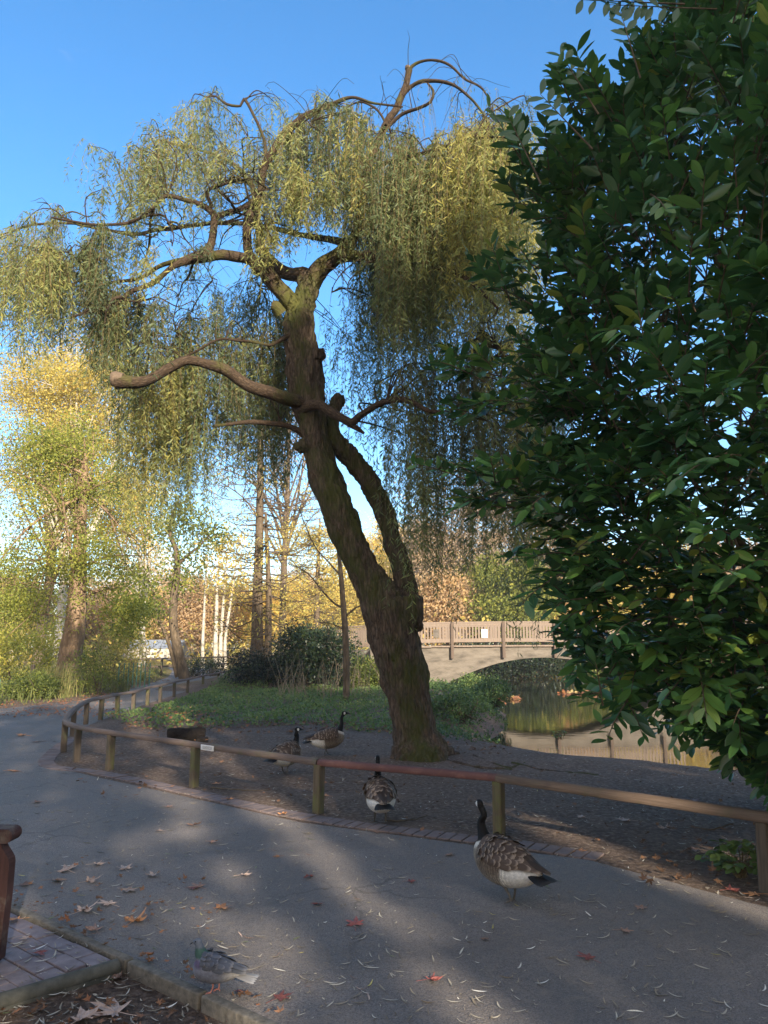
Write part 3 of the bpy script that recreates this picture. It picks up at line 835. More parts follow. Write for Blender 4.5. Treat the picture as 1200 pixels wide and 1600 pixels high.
for (x0, x1, t0, t1, b0, b1, d0, d1, nt_, tone, ns) in ZONES:
    for _ in range(nt_):
        px = rng.uniform(x0, x1); py = rng.uniform(t0, t1); dy = rng.uniform(d0, d1)
        q = P(px, py, WY + dy)
        dist = np.linalg.norm(LPA - q, axis=1) + np.maximum(0, q[2] - LPA[:, 2]) * -.1
        j = int(np.argmin(dist + rng.uniform(0, .35, len(dist))))
        rt = LPA[j]
        if np.linalg.norm(rt - q) > .15:
            ap, ar = arch(rt, q, .009 + .003 * np.linalg.norm(rt - q), .0035)
            tube(twigs, ap, ar, 5, cap=False)
        else:
            ap = np.array([rt, q])
        pyb = rng.uniform(b0, b1)
        Lm = max(.4, q[2] - P(px, pyb, WY + dy)[2])
        tn = np.clip(tone + rng.normal(0, .2), 0, 1)
        outd = unit((q - rt) * np.array([1, 1, 0])) if np.linalg.norm((q - rt)[:2]) > .05 else np.array([1., 0, 0])
        for s_ in range(int(ns * rng.uniform(.7, 1.3))):
            f = min(1, rng.beta(3, 1.1))
            base = ap[int(f * (len(ap) - 1))] + rng.normal(0, .05, 3)
            side = rng.normal(0, 1, 3) * np.array([1, 1, .2]); side = unit(side)
            Ls = Lm * (rng.uniform(.45, 1.08))
            strand(base, Ls, (outd * .5 + side * rng.uniform(.3, 1.6)), tn, .85)
# bare fine twigs arching on the top right
for _ in range(60):
    j = rng.integers(8, 12); pts = LP[j]; p = pts[rng.integers(len(pts) // 3, len(pts))]
    strand(p, rng.uniform(.4, 1.5), unit(rng.normal(0, 1, 3) * np.array([1, 1, .1])) * rng.uniform(.3, 1.6), .3, .25, .07)
# loose fine side twigs along every limb
gn.obj('branchlet', M['limb_bark'], wt)
for _ in range(260):
    pts = LP[rng.integers(0, len(LP) - 2)]; p = pts[rng.integers(0, len(pts))]
    d = unit(rng.normal(0, 1, 3) * np.array([1, 1, .5])) * rng.uniform(.3, 1.1)
    ap, ar = arch(p, p + d + np.array([0, 0, -.2]), .007, .0025); tube(twigs, ap, ar, 4, cap=False)
LPs = np.concatenate(leafpos); LPs = LPs + rng.normal(0, .02, LPs.shape); LD = np.concatenate(leafdir); LS = np.concatenate(leafsc); LTn = np.concatenate(leaftone)
print('willow leaves', len(LPs))
scatter(crown, DIAM, DIAMF, DIAMUV, LPs, LD, rng.normal(0, 1, (len(LPs), 3)) + np.array([0, -.3, .4]), LS * .165, LS, LTn, 0)
crown.obj('crown', [M['willow_leaf'], M['twig_bark']], wt)
twigs.obj('twig', M['limb_bark'], wt)
# sawn end of the thick low limb
e, r_ = limb_pts([(178, 593, 26, -1.2)])
mb = MB(); ax = unit(P(181, 598, WY - 1.2) - P(210, 598, WY - 1.2))
pts = np.array([e[0] + ax * s_ for s_ in (-.14, -.03, .02, .035)]); tube(mb, pts, [.09, .115, .108, .075], 14, rough=.09)
mb.obj('sawn_end', M['cut_wood'], wt)
for (px, py, rr) in ((637, 108, .05), (640, 905, .10)):
    Yk = WY + (.2 if py < 500 else -.18); c = P(px, py, Yk)
    mb = MB(); 
    if py < 500: tube(mb, np.array([c, c + [0, 0, .05]]), [rr, rr * .95], 10)
    else:
        for q, h_ in ((rr, 0), (rr * .66, .012), (rr * .3, .02)):
            tube(mb, np.array([c + [0, -h_ + .03, 0], c + [0, -h_ - .012, 0]]), [q, q * .9], 14, sc=(.8, 1))
    mb.obj('knot', M['cut_wood'] if py < 500 else M['willow_bark'], wt)

# ---------------------------------------------------------------- cherry laurel
lt = empty('cherry_laurel', (4.1, 7.3, 0), 'tall dense cherry laurel with glossy dark oval leaves filling the right side', 'shrub')
XL = [(-80, 985), (0, 990), (60, 985), (100, 930), (150, 905), (200, 880), (240, 815), (330, 795), (400, 765), (450, 760), (500, 760), (560, 725), (610, 745), (680, 800), (740, 730), (790, 790), (850, 860), (910, 850), (960, 865), (1010, 880), (1060, 925), (1110, 1040), (1160, 1105), (1200, 1160), (1250, 1215)]
xly = np.array([a for a, b in XL], float); xlx = np.array([b for a, b in XL], float)
xlx = xlx + np.where((xly > 380) & (xly < 830), 92, np.where(xly < 380, 62, 22)) + 14 * np.sin(xly * .05)
LV, LF, LUV = leaf_template(5, .22, .16)
mb = MB(); tw = MB()
nsh = 0; sh_p = []
for _ in range(3700):
    py = rng.uniform(-90, 1235)
    xl = np.interp(py, xly, xlx)
    px = xl + (1420 - xl) * rng.uniform(0, 1) ** 1.15 + 16
    u = np.clip((px - xl) / 260, 0, 1)
    half = .35 + 1.7 * u ** .7
    yc = 6.4 - .5 * u
    dep = yc + half * rng.uniform(-1, 1)
    if py < 680 and mnoise.noise((px * .011, py * .011, dep * .5)) < -.30: continue
    if py > 900: dep = max(dep, 5.0)
    # leave the thin windows that let sky through
    if 380 < py < 640 and 960 < px < 1130 and rng.uniform() < .36: continue
    if 700 < py < 880 and 1080 < px < 1200 and rng.uniform() < .5: continue
    p = P(px, py, dep)
    if p[2] < .55: continue
    sh_p.append((p, px, py, u))
for (ax, ay, bx_, by_, ns_, dp) in ((900, 640, 705, 565, 13, 5.9), (900, 660, 725, 640, 11, 6.1), (900, 790, 705, 742, 13, 5.7), (920, 820, 745, 790, 10, 5.8), (900, 520, 765, 440, 11, 6.2), (900, 350, 800, 300, 9, 6.0), (950, 300, 795, 232, 11, 5.8), (980, 200, 880, 140, 10, 5.5), (960, 860, 850, 850, 7, 5.6), (940, 470, 800, 400, 9, 6.2), (960, 930, 850, 905, 7, 5.5), (1000, 1080, 920, 1085, 6, 5.2)):
    for k_ in range(int(ns_ * 1.3)):
        f_ = (k_ + .5) / int(ns_ * 1.3); w_ = 14 + 30 * (1 - f_)
        p_ = P(ax + (bx_ - ax) * f_, ay + (by_ - ay) * f_ + rng.uniform(-w_, w_), dp + rng.normal(0, .22))
        sh_p.append((p_, ax + (bx_ - ax) * f_, ay, 0))
ctr = np.array([3.9, 7.3])
for p, px, py, u in sh_p:
    outw = unit(np.array([p[0] - ctr[0], p[1] - ctr[1], 0]) + 1e-3)
    upw = .55 if py < 600 else .1
    if py > 950: upw = -.12
    sd_ = unit(outw * .9 + np.array([0, -.45, upw]) + rng.normal(0, .42, 3))
    Ls = rng.uniform(.22, .42)
    n = rng.integers(8, 13)
    tip = p + sd_ * Ls; 
    droop = np.array([0, 0, -.05])
    tube(tw, np.array([p - sd_ * .18, p, p + sd_ * Ls * .6 + droop * .3, tip + droop]), [.007, .005, .004, .002], 5, cap=False)
    side = unit(np.cross(sd_, [0, 0, 1.0])); upv = np.cross(side, sd_)
    k = np.arange(n); f = k / (n - 1)
    sgn = np.where(k % 2 == 0, 1, -1)
    az = sgn * rng.uniform(.7, 1.25, n) * (1 - .45 * f) + rng.normal(0, .12, n)
    el = rng.uniform(-.7, .5, n)
    ld = sd_ * np.cos(az)[:, None] + side * np.sin(az)[:, None] + upv * el[:, None]
    lp = p + sd_ * (Ls * f)[:, None] + droop * (f ** 2)[:, None]
    nrm = np.tile(upv, (n, 1)) + rng.normal(0, .5, (n, 3)) + np.array([0, -.25, .2])
    sz = rng.uniform(.115, .20, n) * rng.uniform(.82, 1.12) * (1 - .25 * f)
    base = rng.uniform(.2, .7)
    tn = np.clip(base + (rng.uniform(0, 1, n) < .012) * .7 + rng.normal(0, .14, n) + (.25 if py > 850 and px > 1000 else 0) * rng.uniform(0, 1), 0, .97)  # lower right leaves toned lighter: sunlight put into their colour
    sz = sz * 1.13
    scatter(mb, LV, LF, LUV, lp, ld, nrm, sz * .365, sz, tn)
# shoot at the very top reaching into the sky
for (qx, qy, ddx) in ((1060, 12, -1), (1010, 4, -1), (985, 70, -.2), (820, 235, -.4), (905, 130, -.5), (885, 190, -.8)):
    p = P(qx, qy, 5.0)
    sd_ = unit(np.array([ddx, 0, .05 if ddx == -1 else 1.0])); side = unit(np.cross(sd_, [0, 1, 0.01])); upv = np.cross(side, sd_)
    Ls = .55 if ddx == -1 else .3; n = 12 if ddx == -1 else 8
    k = np.arange(n); f = k / (n - 1)
    ld = sd_ * .6 + side * (np.where(k % 2 == 0, 1, -1) * (.8 if ddx != -1 else .9))[:, None] + rng.normal(0, .1, (n, 3))
    if ddx == -1: ld[:, 2] -= .7
    lp = p + sd_ * (Ls * f)[:, None]
    tube(tw, np.array([p - sd_ * .3, p, p + sd_ * Ls]), [.008, .005, .002], 5, cap=False)
    scatter(mb, LV, LF, LUV, lp, ld, rng.normal(0, .3, (n, 3)) + np.array([0, -1, .2]), .055, .14, .35)
mb.obj('crown', M['laurel_leaf'], lt)
tw.obj('twig', M['bg_bark'], lt)
mb = MB()
P_sh = np.array([s_[0] for s_ in sh_p])
for (bx, by, tx, ty, tz) in ((4.3, 7.2, 2.6, 6.2, 6.8), (4.5, 7.5, 4.2, 7.2, 8.2), (4.0, 7.4, 1.6, 6.6, 5.0), (4.7, 7.1, 5.4, 6.4, 7.0), (4.2, 7.0, 2.3, 5.6, 3.0)):
    s_ = np.array([bx, by, -.1]); e_ = np.array([tx, ty, tz])
    ctrl = np.array([s_, s_ + (e_ - s_) * .35 + [.15, .1, .5], s_ + (e_ - s_) * .7 + [.1, 0, .3], e_])
    pts, rad = resample(ctrl, [.075, .055, .035, .012], .12)
    tube(mb, pts, rad, 9, rough=.04)
    for _ in range(42):
        j = rng.integers(len(pts) // 6, len(pts)); a_ = pts[j]
        dd = np.linalg.norm(P_sh - a_, axis=1); cand = np.where(dd < 2.2)[0]
        if len(cand) == 0: continue
        b_ = P_sh[rng.choice(cand)]
        md = (a_ + b_) / 2 + np.array([0, 0, -.1]) + rng.normal(0, .06, 3)
        q, rr = resample(np.array([a_, md, b_]), [max(.010, rad[j] * .4), .009, .004], .15)
        tube(mb, q, rr, 5, cap=False)
mb.obj('trunk', M['bg_bark'], lt)

# ---------------------------------------------------------------- background trees
def tree(name, label, cat, base, H, tr, crowns, nclump, per, lsz, leafm, tone, bark, lean=(0, 0), limbs=14, twn=4, group=None, z0=0.0, sig=.35, tmin=.3, stems=1, flat=1.0, droop=0.0, wob=.1):
    t_ = empty(name, (base[0], base[1], z0), label, cat, group)
    mb_ = MB(); ends = []
    for st in range(stems):
        b0 = np.array([base[0] + (0 if st == 0 else rng.normal(0, tr * 2)), base[1], z0 - .15])
        top = b0 + np.array([lean[0] + st * rng.normal(0, .06 * H), lean[1], H * (1 - .12 * st)])
        ctrl = [b0 + (top - b0) * f + np.array([rng.normal(0, wob), rng.normal(0, wob), 0]) * (f > 0) * (H / 8) ** .5 for f in (0, .12, .3, .5, .7, .85, 1)]
        rd = [tr * 1.25, tr, tr * .85, tr * .65, tr * .42, tr * .25, tr * .06]
        if st: rd = [r * .6 for r in rd]
        pts, rad = resample(np.array(ctrl), np.array(rd), max(.15, H / 50))
        tube(mb_, pts, rad, 11, rough=.03)
        for _ in range(limbs // stems):
            f = rng.uniform(tmin, .97); j = int(f * (len(pts) - 1))
            cr = crowns[rng.integers(len(crowns))]
            v = unit(rng.normal(0, 1, 3)) * rng.uniform(.45, 1) ** .5
            e_ = np.array(cr[:3]) + v * np.array(cr[3:])
            if flat < 1.0: e_[2] = pts[j][2] + (e_[2] - pts[j][2]) * flat + rng.uniform(-.2, .5)
            a_ = pts[j]
            if e_[2] < a_[2] - .5 * H * .1 and rng.uniform() < .6: e_[2] = a_[2] + rng.uniform(0, .8)
            d = e_ - a_; Ld = np.linalg.norm(d)
            md = a_ + d * .5 + np.array([0, 0, .10 * Ld - droop * Ld]) + rng.normal(0, .05 * Ld, 3)
            r0 = min(rad[j] * .5, .02 + .012 * Ld)
            q, rr = resample(np.array([a_, md, e_]), [r0, r0 * .6, r0 * .15 + .003], max(.15, Ld / 12))
            tube(mb_, q, rr, 6, cap=False); ends.append(e_)
            for _k in range(twn):
                jj = rng.integers(len(q) // 3, len(q)); s0 = q[jj]
                v2 = unit(rng.normal(0, 1, 3) + unit(d) * .8 + np.array([0, 0, .2 - droop])) * Ld * rng.uniform(.15, .4)
                if flat < 1: v2[2] *= .3
                e2 = s0 + v2
                q2, r2 = resample(np.array([s0, s0 + v2 * .5 + rng.normal(0, .04 * Ld, 3), e2]), [r0 * .3 + .003, r0 * .2 + .002, .003], max(.2, Ld / 6))
                tube(mb_, q2, r2, 4, cap=False); ends.append(e2)
    mb_.obj('trunk', bark, t_)
    if nclump:
        E_ = np.array(ends)
        cc = []
        for _ in range(nclump):
            if rng.uniform() < .55 and len(E_): c = E_[rng.integers(len(E_))] + rng.normal(0, .2, 3)
            else:
                cr = crowns[rng.integers(len(crowns))]
                c = np.array(cr[:3]) + unit(rng.normal(0, 1, 3)) * rng.uniform(.35, 1.02) * np.array(cr[3:])
            cc.append(c)
        cc = np.array(cc)
        pos = np.repeat(cc, per, 0) + rng.normal(0, 1, (nclump * per, 3)) * np.array([sig, sig, sig * .6])
        tn = np.clip(np.repeat(rng.normal(tone, .16, nclump), per) + rng.normal(0, .10, nclump * per), 0, 1)
        n = len(pos)
        mb2 = MB()
        s_ = lsz * rng.uniform(.6, 1.3, n)
        scatter(mb2, DIAM, DIAMF, DIAMUV, pos, rng.normal(0, 1, (n, 3)) + [0, 0, -.3], rng.normal(0, 1, (n, 3)) + [0, 0, .6], s_ * .62, s_, tn)
        mb2.obj('crown', leafm, t_)
    return t_
def C(px, py, Y, rx, ry, rd=None):
    """crown ellipsoid from picture position and pixel radii"""
    c = P(px, py, Y); m = mpp(Y, py)
    return (c[0], c[1], c[2], rx * m, (rx * m if rd is None else rd), ry * m)
def bX(px, Y): return P(px, 1010, Y)[0]

# left bank: alder-like tree with short thick trunk
tree('broadleaf_tree', 'green leafy tree with a thick sunlit pinkish trunk behind the reeds', 'tree', (bX(112, 27), 27), 9.5, .42,
     [C(95, 770, 27, 95, 75), C(50, 870, 27, 75, 60), C(155, 880, 26.5, 65, 50), C(110, 700, 27, 60, 45), C(30, 950, 26.5, 40, 30), C(205, 955, 26, 34, 22)], 620, 50, .10, M['green_leaf'], .58, M['alder_bark'], limbs=34, twn=6, sig=.34, tmin=.32)
tree('birch_tree', 'tall thin crowned birch in pale gold leaf behind the thick trunked tree', 'tree', (bX(92, 40), 40), 16.5, .25,
     [C(110, 640, 40, 105, 95), C(165, 590, 40, 80, 70), C(90, 720, 40, 90, 90), C(190, 720, 40, 70, 110), C(45, 600, 40, 55, 60)], 1100, 44, .13, M['gold_leaf'], .42, M['birch_bark'], limbs=40, twn=6, sig=.5, tmin=.25)
tree('ash_tree', 'almost bare tree with pinkish twigs rising highest at the far left', 'tree', (bX(60, 52), 52), 25, .35,
     [C(110, 560, 52, 110, 80), C(30, 680, 52, 80, 110), C(180, 560, 52, 70, 60), C(20, 800, 52, 60, 90)], 500, 22, .14, M['rust_leaf'], .5, M['bg_bark'], limbs=60, twn=10, sig=.7)
tree('amber_tree', 'amber leaved tree to the right of the gold birch', 'tree', (bX(222, 46), 46), 12, .2,
     [C(215, 760, 46, 60, 80), C(200, 850, 46, 60, 50), C(160, 800, 46, 60, 60)], 420, 44, .13, M['gold_leaf'], .6, M['birch_bark'], limbs=24, twn=6, sig=.5)
# leaning dark trunk at the path
t_ = empty('leaning_tree', (*G(288, 1056), 0), 'slender dark tree leaning left beside the far path with thin second stem', 'tree')
YL = G(288, 1056)[1]; YL = 38.0
t_.location = (bX(287, YL), YL, 0)
mb = MB()
def pxtube(mb_, spec, Yv, seg=10, step=.2, rough=.04):
    pts = np.array([P(a, b, Yv + (d[0] if d else 0)) for a, b, w, *d in spec]); rad = np.array([w / 2 * mpp(Yv, b) for a, b, w, *d in spec])
    q, r = resample(pts, rad, step); tube(mb_, q, r, seg, rough=rough); return q
q1 = pxtube(mb, [(289, 1062, 19), (284, 1040, 16), (277, 1010, 15), (271, 975, 13), (272, 930, 12), (277, 890, 10), (275, 860, 8), (266, 835, 7), (268, 810, 5), (280, 780, 3)], YL)
q2 = pxtube(mb, [(277, 1058, 7), (268, 1020, 6), (258, 990, 5), (245, 960, 4), (238, 920, 3), (215, 880, 2)], YL)
q3 = pxtube(mb, [(276, 885, 6), (290, 870, 5), (315, 850, 3), (340, 820, 2)], YL)
for _ in range(70):
    q = (q1, q2, q3)[rng.integers(3)]; a_ = q[rng.integers(len(q) // 3, len(q))]
    e_ = a_ + unit(rng.normal(0, 1, 3) + [0, 0, .4]) * rng.uniform(.6, 2.4)
    tube(mb, resample(np.array([a_, (a_ + e_) / 2 + rng.normal(0, .15, 3), e_]), [.02, .012, .005], .2)[0], .012, 4, cap=False)
o = mb.obj('trunk', M['bg_bark'], t_)
mb = MB(); cl = []
for cr, n in ((C(210, 950, YL - 2, 45, 22), 45), (C(235, 915, YL, 60, 25), 30), (C(300, 880, YL, 55, 40), 30), (C(190, 985, YL - 3, 30, 18), 24), (C(272, 815, YL, 48, 48), 60), (C(330, 830, YL, 35, 30), 26)):
    for _ in range(n): cl.append(np.array(cr[:3]) + unit(rng.normal(0, 1, 3)) * rng.uniform(.2, 1) * np.array(cr[3:]))
cl = np.array(cl); pos = np.repeat(cl, 20, 0) + rng.normal(0, .28, (len(cl) * 20, 3)); n = len(pos)
scatter(mb, DIAM, DIAMF, DIAMUV, pos, rng.normal(0, 1, (n, 3)), rng.normal(0, 1, (n, 3)), .12, .19, np.clip(rng.normal(.35, .2, n), 0, 1))
mb.obj('crown', M['green_leaf'], t_)

# bare swamp cypress in the middle
def cypress(name, label, stems, Yv, nb, spread, leafn, tone, barkm):
    t_ = empty(name, (bX(stems[0][0][0], Yv), Yv, 0), label, 'tree')
    mb_ = MB(); lp = []
    for st in stems:
        q = pxtube(mb_, st, Yv, 10, .25)
        n = len(q)
        for _ in range(nb):
            f = rng.uniform(.12, .98); a_ = q[int(f * (n - 1))]
            az = rng.uniform(0, 2 * PI); L_ = spread * (1.15 - .7 * f) * rng.uniform(.5, 1.1)
            d = np.array([math.cos(az), math.sin(az), 0])
            e_ = a_ + d * L_ + np.array([0, 0, L_ * rng.uniform(.0, .35)])
            md = a_ + d * L_ * .5 + np.array([0, 0, -.05 * L_ + rng.normal(0, .08)])
            bq, br = resample(np.array([a_, md, e_]), [.035, .02, .006], .3); tube(mb_, bq, br, 5, cap=False)
            for _k in range(9):
                j = rng.integers(len(bq) // 4, len(bq)); s0 = bq[j]
                v = unit(d * .7 + rng.normal(0, .6, 3) * [1, 1, .35]) * L_ * rng.uniform(.12, .34)
                c2 = np.array([s0, s0 + v * .5 + rng.normal(0, .03, 3), s0 + v + [0, 0, -.05]])
                tube(mb_, c2, [.012, .008, .004], 4, cap=False)
                if rng.uniform() < leafn: lp.append(s0 + v * rng.uniform(.3, 1))
    mb_.obj('trunk', barkm, t_)
    if lp:
        lp = np.array(lp); per = 10
        pos = np.repeat(lp, per, 0) + rng.normal(0, .16, (len(lp) * per, 3)); n = len(pos)
        mb2 = MB(); scatter(mb2, DIAM, DIAMF, DIAMUV, pos, rng.normal(0, 1, (n, 3)) + [0, 0, -.6], rng.normal(0, 1, (n, 3)), .07, .17, np.clip(rng.normal(tone, .2, n), 0, 1))
        mb2.obj('crown', M['gold_leaf'], t_)
    return t_
cypress('swamp_cypress', 'nearly bare straight cypress with fine level branches behind the dark bushes', [[(400, 1040, 26), (402, 1000, 20), (402, 940, 16), (404, 880, 14), (406, 800, 12), (407, 700, 9), (408, 600, 6), (408, 520, 2)], [(417, 1040, 14), (419, 990, 11), (420, 930, 9), (418, 870, 7), (415, 800, 4)]], 35, 62, 4.2, .25, .4, M['bg_bark'])
cypress('larch_tree', 'golden conical larch beyond the bushes left of the willow trunk', [[(492, 1040, 12), (495, 960, 9), (497, 880, 6), (500, 810, 2)]], 50, 120, 4.6, .95, .55, M['bg_bark'])
# young tree in front of the bushes
t_ = empty('young_tree', (bX(540, 22), 22, 0), 'young bare tree with slim grey trunk in front of the dark bushes', 'tree')
mb = MB()
q = pxtube(mb, [(541, 1098, 15), (541, 1080, 11), (541, 1030, 11), (539, 980, 10), (536, 940, 9), (532, 890, 7), (527, 850, 5), (520, 800, 3)], 22, 10, .12)
for a_, b_, w in ((0, 0, 0),):
    for sp_ in ([(537, 950, 5), (525, 945, 3.5), (505, 925, 3), (480, 895, 2), (450, 880, 1)], [(538, 965, 4), (555, 950, 3), (580, 940, 2)], [(533, 900, 4), (515, 880, 3), (490, 850, 2), (465, 790, 1)], [(530, 870, 3), (545, 845, 2), (560, 800, 1)], [(539, 985, 3), (520, 975, 2), (498, 972, 1.4)]):
        bq = pxtube(mb, sp_, 22, 6, .15)
        for _ in range(12):
            s0 = bq[rng.integers(len(bq) // 4, len(bq))]; v = unit(rng.normal(0, 1, 3) + [0, 0, .2]) * rng.uniform(.25, .8)
            tube(mb, np.array([s0, s0 + v * .5 + rng.normal(0, .03, 3), s0 + v]), [.008, .006, .003], 4, cap=False)
mb.obj('trunk', M['bg_bark'], t_)

# white birches
for k, (a, b, w, topx) in enumerate(((317, 0, 5, 322), (337, 0, 7, 340), (345, 0, 6, 352), (352, 0, 5, 366))):
    lab = ['slim white birch standing alone right of the leaning tree', 'thickest white birch of the close trio', 'middle white birch of the close trio', 'white birch leaning right at the end of the trio'][k]
    t_ = empty('white_birch', (bX(a, 56), 56, 0), lab, 'tree', 'white birches by the far path')
    mb = MB(); pxtube(mb, [(a, 1050, w * 1.2), (a, 1000, w), ((a + topx) / 2, 950, w * .8), (topx, 900, w * .5), (topx + 4, 850, w * .25)], 56, 8, .4)
    mb.obj('trunk', M['birch_bark'], t_)
    mb = MB(); cl = np.array([P(topx + rng.normal(0, 14), rng.uniform(840, 930), 56 + rng.normal(0, 1)) for _ in range(26)])
    pos = np.repeat(cl, 14, 0) + rng.normal(0, .5, (len(cl) * 14, 3)); n = len(pos)
    scatter(mb, DIAM, DIAMF, DIAMUV, pos, rng.normal(0, 1, (n, 3)), rng.normal(0, 1, (n, 3)), .16, .24, np.clip(rng.normal(.6, .2, n), 0, 1))
    mb.obj('crown', M['gold_leaf'], t_)

# the far wood, tree by tree
BGT = [ # px, Y, top py, half width px, material, tone, label
 (20, 70, 880, 60, 'gold_leaf', .2, 'olive green tree low at the far left edge of the wood'),
 (150, 75, 900, 60, 'rust_leaf', .7, 'rust coloured tree glimpsed behind the thick trunked tree'),
 (215, 80, 935, 50, 'gold_leaf', .55, 'yellow tree behind the thin second stem of the leaning tree'),
 (262, 85, 915, 50, 'gold_leaf', .72, 'orange yellow tree directly behind the leaning trunk'),
 (310, 78, 895, 55, 'rust_leaf', .75, 'tan leaved tree behind the lone white birch'),
 (360, 90, 915, 55, 'gold_leaf', .5, 'bright yellow tree behind the birch trio'),
 (430, 80, 900, 60, 'gold_leaf', .7, 'amber tree behind the straight cypress'),
 (480, 95, 880, 55, 'rust_leaf', .8, 'russet tree behind the golden larch'),
 (560, 75, 855, 55, 'gold_leaf', .5, 'yellow tree between larch and willow trunk'),
 (610, 90, 800, 50, 'gold_leaf', .65, 'tall gold tree showing through the fork of the willow'),
 (665, 78, 800, 50, 'rust_leaf', .5, 'brown tree just right of the willow trunk'),
 (700, 62, 890, 45, 'rust_leaf', .8, 'russet bushy tree behind the bridge near the willow'),
 (745, 66, 870, 50, 'green_leaf', .5, 'yellow green tree above the first bridge panels'),
 (800, 60, 885, 55, 'green_leaf', .42, 'broad olive tree above the middle of the bridge'),
 (760, 90, 770, 60, 'rust_leaf', .45, 'tall brown tree behind the drooping willow strands'),
 (860, 85, 800, 60, 'rust_leaf', .55, 'brown tree half hidden by the laurel edge'),
 (880, 62, 880, 35, 'rust_leaf', .98, 'small bright orange tree beside the laurel'),
 (930, 70, 840, 60, 'gold_leaf', .35, 'olive tree seen through gaps in the laurel'),
 (1020, 75, 820, 70, 'gold_leaf', .45, 'gold tree behind the middle of the laurel'),
 (1130, 75, 840, 80, 'rust_leaf', .4, 'brown tree behind the right of the laurel'),
]
for (px, Yv, top, hw, mt, tn, lab) in BGT:
    m_ = mpp(Yv, 950); z_ = P(px, top, Yv)[2]
    tree('autumn_tree', lab, 'tree', (bX(px, Yv), Yv), z_ * .93, .22, [C(px, (top + 1000) / 2, Yv, hw, (1000 - top) / 2, hw * m_), C(px - hw * .4, (top + 1010) / 2 + 20, Yv, hw * .7, (1000 - top) / 2.6), C(px + hw * .4, (top + 1010) / 2 + 15, Yv, hw * .7, (1000 - top) / 2.6)],
         430 + int(hw * (1000 - top) / 22), 34, .25, M[mt], tn, M['birch_bark'] if mt == 'gold_leaf' else M['bg_bark'], limbs=24, twn=4, group='autumn trees of the far wood', sig=.7, tmin=.15)
tree('bare_tree', 'tall nearly bare pinkish tree rising behind the straight cypress', 'tree', (bX(440, 60), 60), 27, .3, [C(420, 640, 60, 90, 110), C(370, 760, 60, 70, 90), C(480, 760, 60, 60, 90)], 420, 14, .17, M['rust_leaf'], .5, M['bg_bark'], limbs=70, twn=10, sig=.7)
tree('bare_tree', 'tall thin brown crowned tree behind the bridge right of the willow trunk', 'tree', (bX(700, 64), 64), 16, .25, [C(690, 840, 64, 60, 90), C(740, 800, 64, 50, 70), C(650, 860, 64, 40, 70)], 420, 20, .19, M['rust_leaf'], .55, M['bg_bark'], limbs=60, twn=9, sig=.6)
tree('bare_tree', 'tall thin brown crowned tree behind the bridge near the laurel', 'tree', (bX(840, 70), 70), 19, .25, [C(830, 820, 70, 60, 100), C(790, 780, 70, 50, 60), C(880, 840, 70, 50, 90)], 420, 20, .2, M['rust_leaf'], .6, M['bg_bark'], limbs=60, twn=9, sig=.6)
# undergrowth of the far wood: nobody could count it
mb = MB()
n = 15000
px_ = rng.uniform(-80, 1400, n); Yv = rng.uniform(52, 110, n)
xw = (px_ - 600) / FPX * Yv * 1.02
keep = (sdist(xw, Yv, POND) < -.5) & ~((xw < -9) & (xw > -19) & (Yv < 62))
xw = xw[keep]; Yv = Yv[keep]; n = len(xw)
hz = rng.uniform(0, 1, n) ** 1.6 * 3.6
cn = np.array([mnoise.noise((a * .25, b * .25, 0)) for a, b in zip(xw, Yv)])
pos = np.stack([xw, Yv, hgt(xw, Yv) + hz * (1 + cn)], 1)
s_ = rng.uniform(.2, .5, n)
tnn = np.clip(.5 + cn * .6 + rng.normal(0, .15, n), 0, 1)
scatter(mb, DIAM, DIAMF, DIAMUV, pos, rng.normal(0, 1, (n, 3)), rng.normal(0, 1, (n, 3)) + [0, 0, .5], s_ * .6, s_, tnn)
tag(mb.obj('undergrowth', M['gold_leaf']), 'yellow and orange undergrowth filling the foot of the far wood', 'undergrowth', kind='stuff')
# grey band of far bare trees closing the horizon
mb = MB()
n = 16000
xw = rng.uniform(-190, 190, n); Yv = rng.uniform(125, 150, n)
hz = rng.uniform(0, 1, n) * (13 + 5 * np.array([mnoise.noise((a * .06, 0, 5)) for a in xw]))
s_ = rng.uniform(.7, 1.8, n)
scatter(mb, DIAM, DIAMF, DIAMUV, np.stack([xw, Yv, hz], 1), rng.normal(0, 1, (n, 3)), rng.normal(0, 1, (n, 3)), s_ * .6, s_, np.clip(rng.normal(.35, .2, n), 0, 1))
tag(mb.obj('distant_wood', M['rust_leaf']), 'brownish band of distant woodland closing off the horizon', 'wood', kind='stuff')

